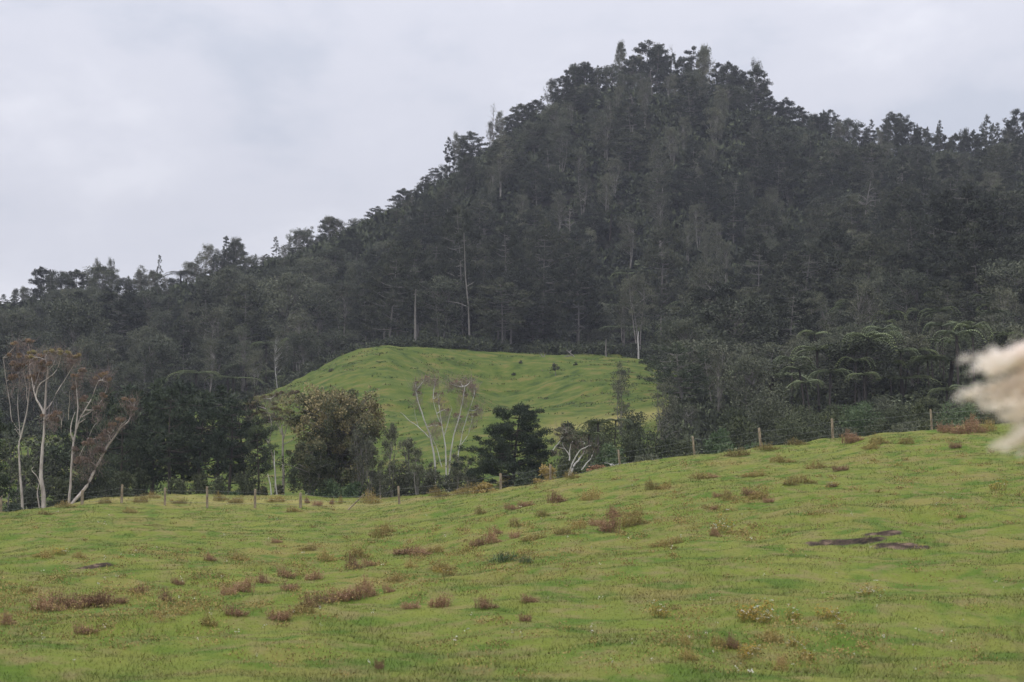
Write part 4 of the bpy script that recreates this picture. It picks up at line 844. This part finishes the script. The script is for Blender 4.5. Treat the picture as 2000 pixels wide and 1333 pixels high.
branchy('bare_trunk', 'thin straight white stem by the flat-topped gum', 151, [[(541, 967), (538, 940), (536, 905), (536, 880)]], r=.05, cat='tree trunk')
mb = MB(); rg = np.random.default_rng(77)
for k in range(26):
    s = np.array([rg.uniform(-.7, .7), rg.uniform(-.5, .5), 0]); mb.tube(curve(s, s + [rg.normal(0, .35), rg.normal(0, .2), rg.uniform(.1, .4)], .1, 4), [.025, .02, .014, .008], 4)
o = mb.build('brush_pile', M['white_bark'], smooth=True); o.location = (onx(1215, 130, 918), 130, g1(onx(1215, 130, 918), 130)); tag(o, 'grey heap of dead twigs behind the fence post', 'brush pile')
o2 = o.copy(); col.objects.link(o2); o2.location = (onx(615, 152, 965), 152, g1(onx(615, 152, 965), 152)); o2.rotation_euler.z = 2; tag(o2, 'grey dead wood lying under the bronze tree', 'brush pile')

# ------------------------------------------------------------------ the fence
POSTS = [(-80, 1010, 38), (2, 1003, 34), (160, 988, 30), (237, 981, 34), (322, 987, 34), (405, 987, 36), (498, 992, 36), (587, 995, 32), (680, 997, 0), (780, 985, 35), (978, 957, 32), (1075, 941, 34), (1211, 918, 39), (1357, 897, 44), (1487, 876, 40), (1627, 861, 43), (1820, 842, 42), (1990, 832, 42)]
e = empty('post_and_wire_fence', (0, 130, 0)); tops = []
rg = np.random.default_rng(12)
for i, (px, row, hp) in enumerate(POSTS):
    Y = float(np.interp(px, PXN, YN[:, 3])) + (2.5 if px == 1357 else 0); x = onx(px, Y, row); z = g1(x, Y)
    lean = (.75 if px == 680 else rg.normal(0, .04)); h = 1.28 if px == 680 else max(.85, (hp / F * Y))
    if px == 1357: h = at(1357, 853, Y)[2] - z
    if hp and px != 1357: h = at(px, row - hp, Y)[2] - z
    if px in (1211, 1487, 1357): lean = -.10
    mb = MB(); r = rg.uniform(.065, .085) * (.85 if px == 680 else 1); sides = 8
    # split post: slightly uneven section, chamfered top
    ang = np.linspace(0, 2 * math.pi, sides, endpoint=False) + .3; rr = r * rg.uniform(.85, 1.15, sides); rings = []
    for q, (t, k_) in enumerate(((-.25, 1.05), (.0, 1.02), (.5, 1.0), (.97, .94), (1.0, .78))):
        rings.append(np.stack([rr * k_ * np.cos(ang) + lean * h * t, rr * k_ * np.sin(ang), np.full(sides, h * t * math.cos(lean)) + (.02 * np.sin(ang + i) if t > .9 else 0)], 1))
    v = np.concatenate(rings); a = np.arange(4)[:, None] * sides; j = np.arange(sides)[None]; j2 = (j + 1) % sides
    f = np.stack([a + j, a + j2, a + sides + j2, a + sides + j], -1).reshape(-1, 4); mb.add(v, f); mb.add(rings[-1], np.arange(sides)[None])
    po = mb.build('fence_post', M['post_wood'], e); po.location = (x, Y - 130, z)
    if px == 680: po['label'] = 'fence post leaning far over'
    if px == 1487: po['label'] = 'pale bleached fence post'
    tops.append((np.array([x + lean * h * .85, Y - 130, z + h * .86 * math.cos(lean)]), np.array([x, Y - 130, z]), lean * h))
for lev in (.98, .62, .3):
    mb = MB(); pts = []
    for (t, b, l) in tops:
        pts.append(b + (t - b) * lev)
    fine = []
    for a, b in zip(pts[:-1], pts[1:]):
        for q in np.linspace(0, 1, 5)[:-1]: fine.append(a + (b - a) * q - [0, .09, .05 * math.sin(q * math.pi)])
    fine.append(pts[-1] - [0, .09, 0]); mb.tube(fine, .004, 4); mb.build('wire', M['wire'], e)
tag(e, 'weathered post and wire fence along the crest of the near field', 'fence')
# tiny boundary fence along the knoll top
e = empty('knoll_fence', (onx(730, 334), 334, g1(onx(730, 334), 334))); b = np.array(e.location)
prev = []
for i, px in enumerate(range(662, 772, 9)):
    Y = 331 + (px - 660) * .05; x = onx(px, Y, 685); z = g1(x, Y); mb = MB(); mb.tube([[0, 0, -.2], [0, 0, .5], [.02, 0, 1.0]], [.07, .07, .055], 6); po = mb.build('fence_post', M['post_wood'], e); po.location = (x - b[0], Y - b[1], z - b[2]); prev.append([x - b[0], Y - b[1] - .08, z - b[2] + .85])
mb = MB(); mb.tube(prev, .012, 4); mb.build('wire', M['wire'], e)
tag(e, 'tiny distant fence along the top of the grassy knoll', 'fence')

# ------------------------------------------------------------------ weeds on the near field
def weed(seed, kind):
    rg = np.random.default_rng(seed); mb = MB()
    n = {'brown': 150, 'tan': 120, 'yellow': 70, 'green': 110}[kind]
    for k in range(n):
        a = rg.uniform(0, 6.28); q = math.sqrt(rg.random()) * .5; x, y = q * math.cos(a), q * math.sin(a) * .8
        h = rg.uniform(.5, 1.25) * (1 - 1.6 * q * q) * 1.35 * (1 + .5 * math.sin(5 * x + seed) * math.cos(4 * y)); lx, ly = rg.normal(0, .10, 2)
        b = [x, y, -.03]; t = [x + lx, y + ly, h]
        if k % 2 == 0: mb.tube(curve(b, t, 0, 3), [.008, .006, .004], 3, .35 if kind != 'yellow' else .1)
        m = 9
        u = rg.uniform(.25, 1.0, m)[:, None]; c = np.array(b) + (np.array(t) - b) * u + rg.normal(0, .03, (m, 3))
        mb.leaves(c, .085, .032, rg.normal(0, 1, (m, 3)) + [0, 0, .9], np.clip(.5 + rg.normal(0, .2, m), 0, 1 if kind != 'yellow' else .8), rg)
        if kind == 'yellow' and k % 2 == 0:
            m = 7; c = np.array(t) + rg.normal(0, .035, (m, 3)); mb.leaves(c, .055, .05, rg.normal(0, 1, (m, 3)), .82 if rg.random() < .6 else 1.0, rg)
        if kind == 'tan' and k % 9 == 0:
            m = 4; c = np.array(t) + rg.normal(0, .03, (m, 3)); mb.leaves(c, .05, .04, rg.normal(0, 1, (m, 3)), 1.0, rg)
    return mb
WM = {k: [weed(700 + 10 * j + i, k).mesh(k + '_weed', M[{'brown': 'brown_leaf', 'tan': 'tan_leaf', 'yellow': 'yellow_leaf', 'green': 'green_leaf'}[k]]) for i in range(4)] for j, k in enumerate(('brown', 'tan', 'yellow', 'green'))}
W = """b 90 1194 60 24;b 128 1190 60 32;b 160 1188 50 36;b 193 1186 48 34;b 15 1221 34 20;b 168 1240 46 20;b 232 1180 36 16;b 268 1160 36 14;b 325 1176 34 20;b 348 1143 26 9;b 445 1163 34 22;b 475 1156 42 30;b 513 1140 26 16;b 560 1130 34 20;b 566 1153 36 18;b 612 1134 36 20;b 605 1186 40 20;b 632 1180 40 22;b 662 1176 46 28;b 690 1172 44 30;b 718 1166 40 28;b 462 1203 44 12;b 545 1213 46 26;t 410 1223 34 12;t 590 1198 50 14;b 760 1158 24 14;b 800 1190 40 16;b 858 1186 46 24;b 948 1190 44 12;b 1035 1178 34 12;b 1025 1215 26 10;b 790 1084 46 16;b 822 1086 50 14;t 850 1080 40 12;t 745 1050 44 18;t 760 1040 30 12;b 690 1112 36 20;b 722 1106 30 14;t 700 1090 50 18;t 640 1096 40 18;t 600 1076 34 10;b 540 1060 22 8;t 470 1095 44 12;b 932 1068 34 18;b 962 1062 34 20;b 972 1043 18 12;b 1005 1052 22 16;t 1010 1030 30 16;t 1040 1056 50 14;b 1000 996 30 12;b 1025 990 34 14;t 940 1004 26 12;b 1088 982 44 16;t 1152 978 44 18;b 1165 1028 34 18;b 1190 1040 40 34;b 1198 1012 30 18;t 1130 1034 34 16;t 1225 1030 40 20;t 1250 1024 36 16;t 1240 1008 30 12;t 1100 1044 40 12;t 1060 1008 30 10;t 1275 956 30 16;t 1298 956 26 14;b 1402 972 22 10;t 1422 976 34 14;b 1395 996 20 8;t 1480 976 40 20;b 1465 968 34 14;b 1500 982 24 12;y 1412 1040 40 26;b 1396 1048 24 14;t 1545 948 34 14;b 1640 920 34 12;t 1575 944 40 12;t 1470 932 46 12;b 1395 934 24 8;t 1370 936 44 10;t 1600 915 40 12;t 1290 1068 44 14;t 1320 1062 34 12;b 1625 952 20 9;y 1625 952 24 10;b 1660 866 34 18;b 1675 861 24 12;b 1845 846 34 22;b 1880 848 46 26;b 1905 845 40 24;t 1930 842 34 18;b 1865 876 26 14;t 1720 868 44 14;t 1700 878 34 14;t 1770 868 34 12;y 1950 958 32 18;t 1530 904 50 12;y 1287 1208 42 26;y 1462 1208 44 30;y 1478 1214 60 36;y 1500 1218 40 26;y 1548 1210 34 22;y 1616 1210 46 26;t 1345 1291 40 16;t 1405 1266 34 16;b 1430 1268 34 20;y 1465 1278 44 20;t 1508 1256 40 24;y 1552 1264 30 14;y 1640 1230 26 9;t 1525 1312 34 14;b 1525 1300 16 8;t 1340 1262 24 14;y 1575 1290 34 12;y 1455 1288 30 12;b 740 1310 20 5;y 1700 1163 50 12;g 985 1098 56 15;g 1030 1100 30 9;t 868 1114 50 14;t 880 1126 34 8;t 85 1088 40 14;y 118 1084 30 16;t 155 1090 26 10;t 805 1110 30 10;t 770 1136 40 10;y 860 1120 30 10;t 255 1002 30 8;t 90 1006 30 8;t 350 984 30 9;t 275 982 34 12;t 300 974 30 10;t 432 978 30 12;t 460 982 30 10;t 540 980 40 10;b 620 988 20 12;b 648 986 10 12;b 600 984 12 10;t 665 984 10 12;t 725 984 40 18;t 860 970 44 14;t 905 966 44 16;t 940 960 44 14;t 990 952 34 12;t 1120 935 34 12;t 1030 948 34 10;t 205 984 30 10;t 130 992 40 10;t 575 1000 30 8;b 410 1095 24 10;t 1440 892 60 12;t 1500 880 50 10;t 1560 870 44 10"""
WL = []
for it in W.split(';'):
    k, px, row, wp, hp = it.split(); WL.append(({'b': 'brown', 't': 'tan', 'y': 'yellow', 'g': 'green'}[k], float(px), float(row), float(wp), float(hp)))
wb = {}
for i, (k, px, row, wp, hp) in enumerate(WL):
    Y = hit(px, row) or float(np.interp(px, PXN, YN[:, 4])); x = onx(px, Y, row); z = g1(x, Y)
    o = bpy.data.objects.new('weed_clump', WM[k][i % 4]); col.objects.link(o)
    o.location = (x, Y, z - .01); sx = wp / F * Y * 1.05; sz = hp / F * Y * 1.0; o.scale = (sx, min(sx, 1.2), max(sz * .8, .13)); o.rotation_euler = (0, 0, random.uniform(-.5, .5))
    band = 'on the crest by the fence' if row < 900 + (1000 - px) * .05 + 30 and Y > 105 else 'high on the near field' if Y > 75 else 'halfway down the near field' if Y > 47 else 'low on the near field'
    wb.setdefault((k, band), []).append((px, o))
WD = {'brown': 'rusty brown weed clump', 'tan': 'straw-coloured weed clump', 'yellow': 'yellow-flowered weed with white heads', 'green': 'grey-green nettle clump'}
for (k, band), lst in wb.items():
    lst.sort(key=lambda t: t[0])
    for j, (px, o) in enumerate(lst):
        nx = f", {ordinal(j)} from the gum side" if len(lst) > 1 else ''
        tag(o, f"{WD[k]} {band}{nx}", 'weed', {'brown': 'brown weed clumps on the near field', 'tan': 'straw-coloured weed clumps on the near field', 'yellow': 'yellow flowering weeds on the near field', 'green': 'nettle clumps on the near field'}[k])
def build_tufts():
    rg = np.random.default_rng(88); mb = MB(); k = 0
    n = 5200; ys = rg.uniform(205, 340, n); px = rg.uniform(-60, 1330, n); xs = (px - 1000) / F * ys
    cl = vnoise(xs / 5, ys / 3, 71) + vnoise(xs / 14, ys / 2.0, 72); zs = ground(xs, ys)
    ed = np.interp(px, PXN, YN[:, 7])
    for x, y, z, c, e_ in zip(xs, ys, zs, cl, ed):
        if c < .20 or y > e_ + 3: continue
        m = 12; s = rg.uniform(.5, 1.3); p = np.array([x, y, z + .10 * s]) + rg.normal(0, 1, (m, 3)) * [.8 * s, .2 * s, .05 * s]
        mb.leaves(p, .32, .12, rg.normal(0, 1, (m, 3)) + [0, 0, .4], np.clip(rg.normal(.35 if c < .3 else .7, .2, m), 0, 1), rg); k += 1
    tag(mb.build('tussock_grass', M['tuft']), 'rough darker tufts over the far paddock and knoll', 'grass', kind='stuff')
build_tufts()
# small scattered weeds and flower heads too many to count
def build_weeds():
    rg = np.random.default_rng(66); mb = MB(); n = 0
    P = []
    for _ in range(7000):
        px = rg.uniform(-20, 2020); row = rg.uniform(850, 1333)
        band = math.exp(-((row - (1085 - (px - 800) * .13)) / 60) ** 2) * (.9 if px < 1500 else .5) + .5 * math.exp(-((row - 1190 + (px - 500) * .05) / 22) ** 2) * (px < 900) + .5 * math.exp(-((row - 1240) / 50) ** 2) * (px > 1280) * (px < 1750) + .10
        cl = vnoise(np.array([px / 34]), np.array([row / 12]), 8)[0] + .5
        if rg.random() < band * cl ** 2 * 1.5: P.append((px, row))
    ys = np.arange(24, 150, .25)
    for px, row in P:
        p = at(px, row, 1.0); z = ground(p[0] * ys, ys); k = np.argmax(p[2] * ys <= z)
        if not (p[2] * ys <= z).any(): continue
        Y = ys[k] + rg.uniform(-.2, .2); x = p[0] * Y; zz = g1(x, Y); m = int(rg.integers(20, 70)); s = rg.uniform(.5, 1.5)
        c = np.array([x, Y, zz + .07 * s]) + rg.normal(0, 1, (m, 3)) * [.14 * s, .12 * s, .05 * s]
        mb.leaves(c, .028 + .0005 * Y, .012 + .0002 * Y, rg.normal(0, 1, (m, 3)) + [0, 0, .8], np.clip(rg.normal(.5 if rg.random() < .6 else .3, .2, m), 0, .85), rg)
    o = mb.build('weeds', M['tan_leaf']); tag(o, 'small dry weeds scattered over the near field', 'weeds', kind='stuff')
    mb = MB()
    for _ in range(130):
        px = rg.uniform(0, 2000); row = rg.uniform(860, 1333); p = at(px, row, 1.0); z = ground(p[0] * ys, ys); hitm = p[2] * ys <= z
        if not hitm.any(): continue
        Y = ys[np.argmax(hitm)]; x = p[0] * Y; zz = g1(x, Y); s = rg.uniform(.5, 1.0) * min(1.6, .6 + Y / 90)
        m = 5; c = np.array([x, Y, zz + .12]) + rg.normal(0, .025, (m, 3)) * s; mb.leaves(c, .03 * s, .028 * s, rg.normal(0, 1, (m, 3)), 1.0, rg)
        mb.tube([[x, Y, zz - .02], [x, Y, zz + .12]], .004, 3, .2)
    o = mb.build('weed_flowers', M['yellow_leaf']); tag(o, 'tiny white seed heads dotted over the near field', 'flowers', kind='stuff')
build_weeds()

# ------------------------------------------------------------------ pampas grass close to the camera
Yp = 4.6
base = at(2110, 1333, Yp); base[2] = -2.35
e = empty('pampas_grass', tuple(base)); rg = np.random.default_rng(31)
mid = at(2048, 856, Yp) - base; top = at(2020, 670, Yp) - base
stem = np.array([[0, 0, 0], [.02, 0, 1.2], [mid[0] + .06, 0, mid[2] - .25], [mid[0] + .03, 0, mid[2]]])
t_ = MB(); t_.tube(stem, [.007, .006, .005, .004], 6); t_.build('stem', M['blade'], e, True)
pl = MB(); ax0 = np.array([mid[0] + .055, 0, mid[2] - .02]); ax1 = np.array([top[0] + .035, 0.0, top[2] + .01])
# many drooping branchlets off a nodding axis, each fringed with silky fibres
for k in range(190):
    u = rg.random() ** .9; s = ax0 + (ax1 - ax0) * u
    an = rg.uniform(0, 6.28); out = (0.075 + 0.035 * math.sin(u * 3.1)) * rg.uniform(.7, 1.05) * (1.1 if math.cos(an) < 0 else .8)
    lob = 1 + .35 * math.sin(u * 17)
    t = np.linspace(0, 1, 9)[:, None]; dr = np.array([math.cos(an) - .25, math.sin(an), .35])
    path = s + dr * out * lob * t + np.array([-.02, 0, -.055]) * t ** 2.2
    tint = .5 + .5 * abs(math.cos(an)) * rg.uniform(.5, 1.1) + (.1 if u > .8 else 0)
    pl.tube(path, np.linspace(.0012, .0006, 9), 3, .3)
    m = 80; q = rg.random(m); c = np.stack([np.interp(q, t[:, 0], path[:, i]) for i in range(3)], 1) + rg.normal(0, .004, (m, 3))
    pl.leaves(c, .026, .0042, dr + rg.normal(0, .45, (m, 3)) + [-.1, 0, -.25], np.clip(tint + q * .25 + rg.normal(0, .08, m), 0, 1), rg)
po = pl.build('plume', M['plume'], e)

lv = MB()
for k in range(34):
    x0 = rg.uniform(-.18, .18); y0 = rg.uniform(-.5, .5); hgt = rg.uniform(1.55, 2.25); dx = rg.normal(-.12, .22); t = np.linspace(0, 1, 12)
    pt = np.stack([x0 + dx * t ** 2, y0 + rg.normal(0, .1) * t ** 2, hgt * t - .25 * abs(dx) * t ** 4], 1); wd = .0055 * (1 - t ** 3) + .0006
    v = np.stack([pt - np.stack([wd, wd * 0, wd * 0], 1), pt + np.stack([wd, wd * 0, wd * 0], 1)], 1).reshape(-1, 3)
    i = np.arange(11)[:, None] * 2; lv.add(v, np.concatenate([i, i + 1, i + 3, i + 2], 1), rg.random())
lv.build('foliage', M['blade'], e)
tag(e, 'cream pampas grass plume close to the camera at the picture edge', 'pampas grass')

# ------------------------------------------------------------------ the air
hz = MB()
x0, x1, y0, y1, z0, z1 = -900, 900, -160, 1000, -75, 150
v = [(x0, y0, z0), (x1, y0, z0), (x1, y1, z0), (x0, y1, z0), (x0, y0, z1), (x1, y0, z1), (x1, y1, z1), (x0, y1, z1)]
hz.add(v, [(0, 3, 2, 1), (4, 5, 6, 7), (0, 1, 5, 4), (1, 2, 6, 5), (2, 3, 7, 6), (3, 0, 4, 7)])
m = bpy.data.materials.new('air'); m.use_nodes = True; nt = m.node_tree; nt.nodes.clear()
o_ = N(nt, 'ShaderNodeOutputMaterial'); pv = N(nt, 'ShaderNodeVolumePrincipled', i_Density=0.00016); pv.inputs['Color'].default_value = (0.82, 0.86, 1.0, 1)
L(nt, pv.outputs[0], o_.inputs['Volume'])
tag(hz.build('haze', m), 'thin pale air over the valley', 'haze', kind='stuff')
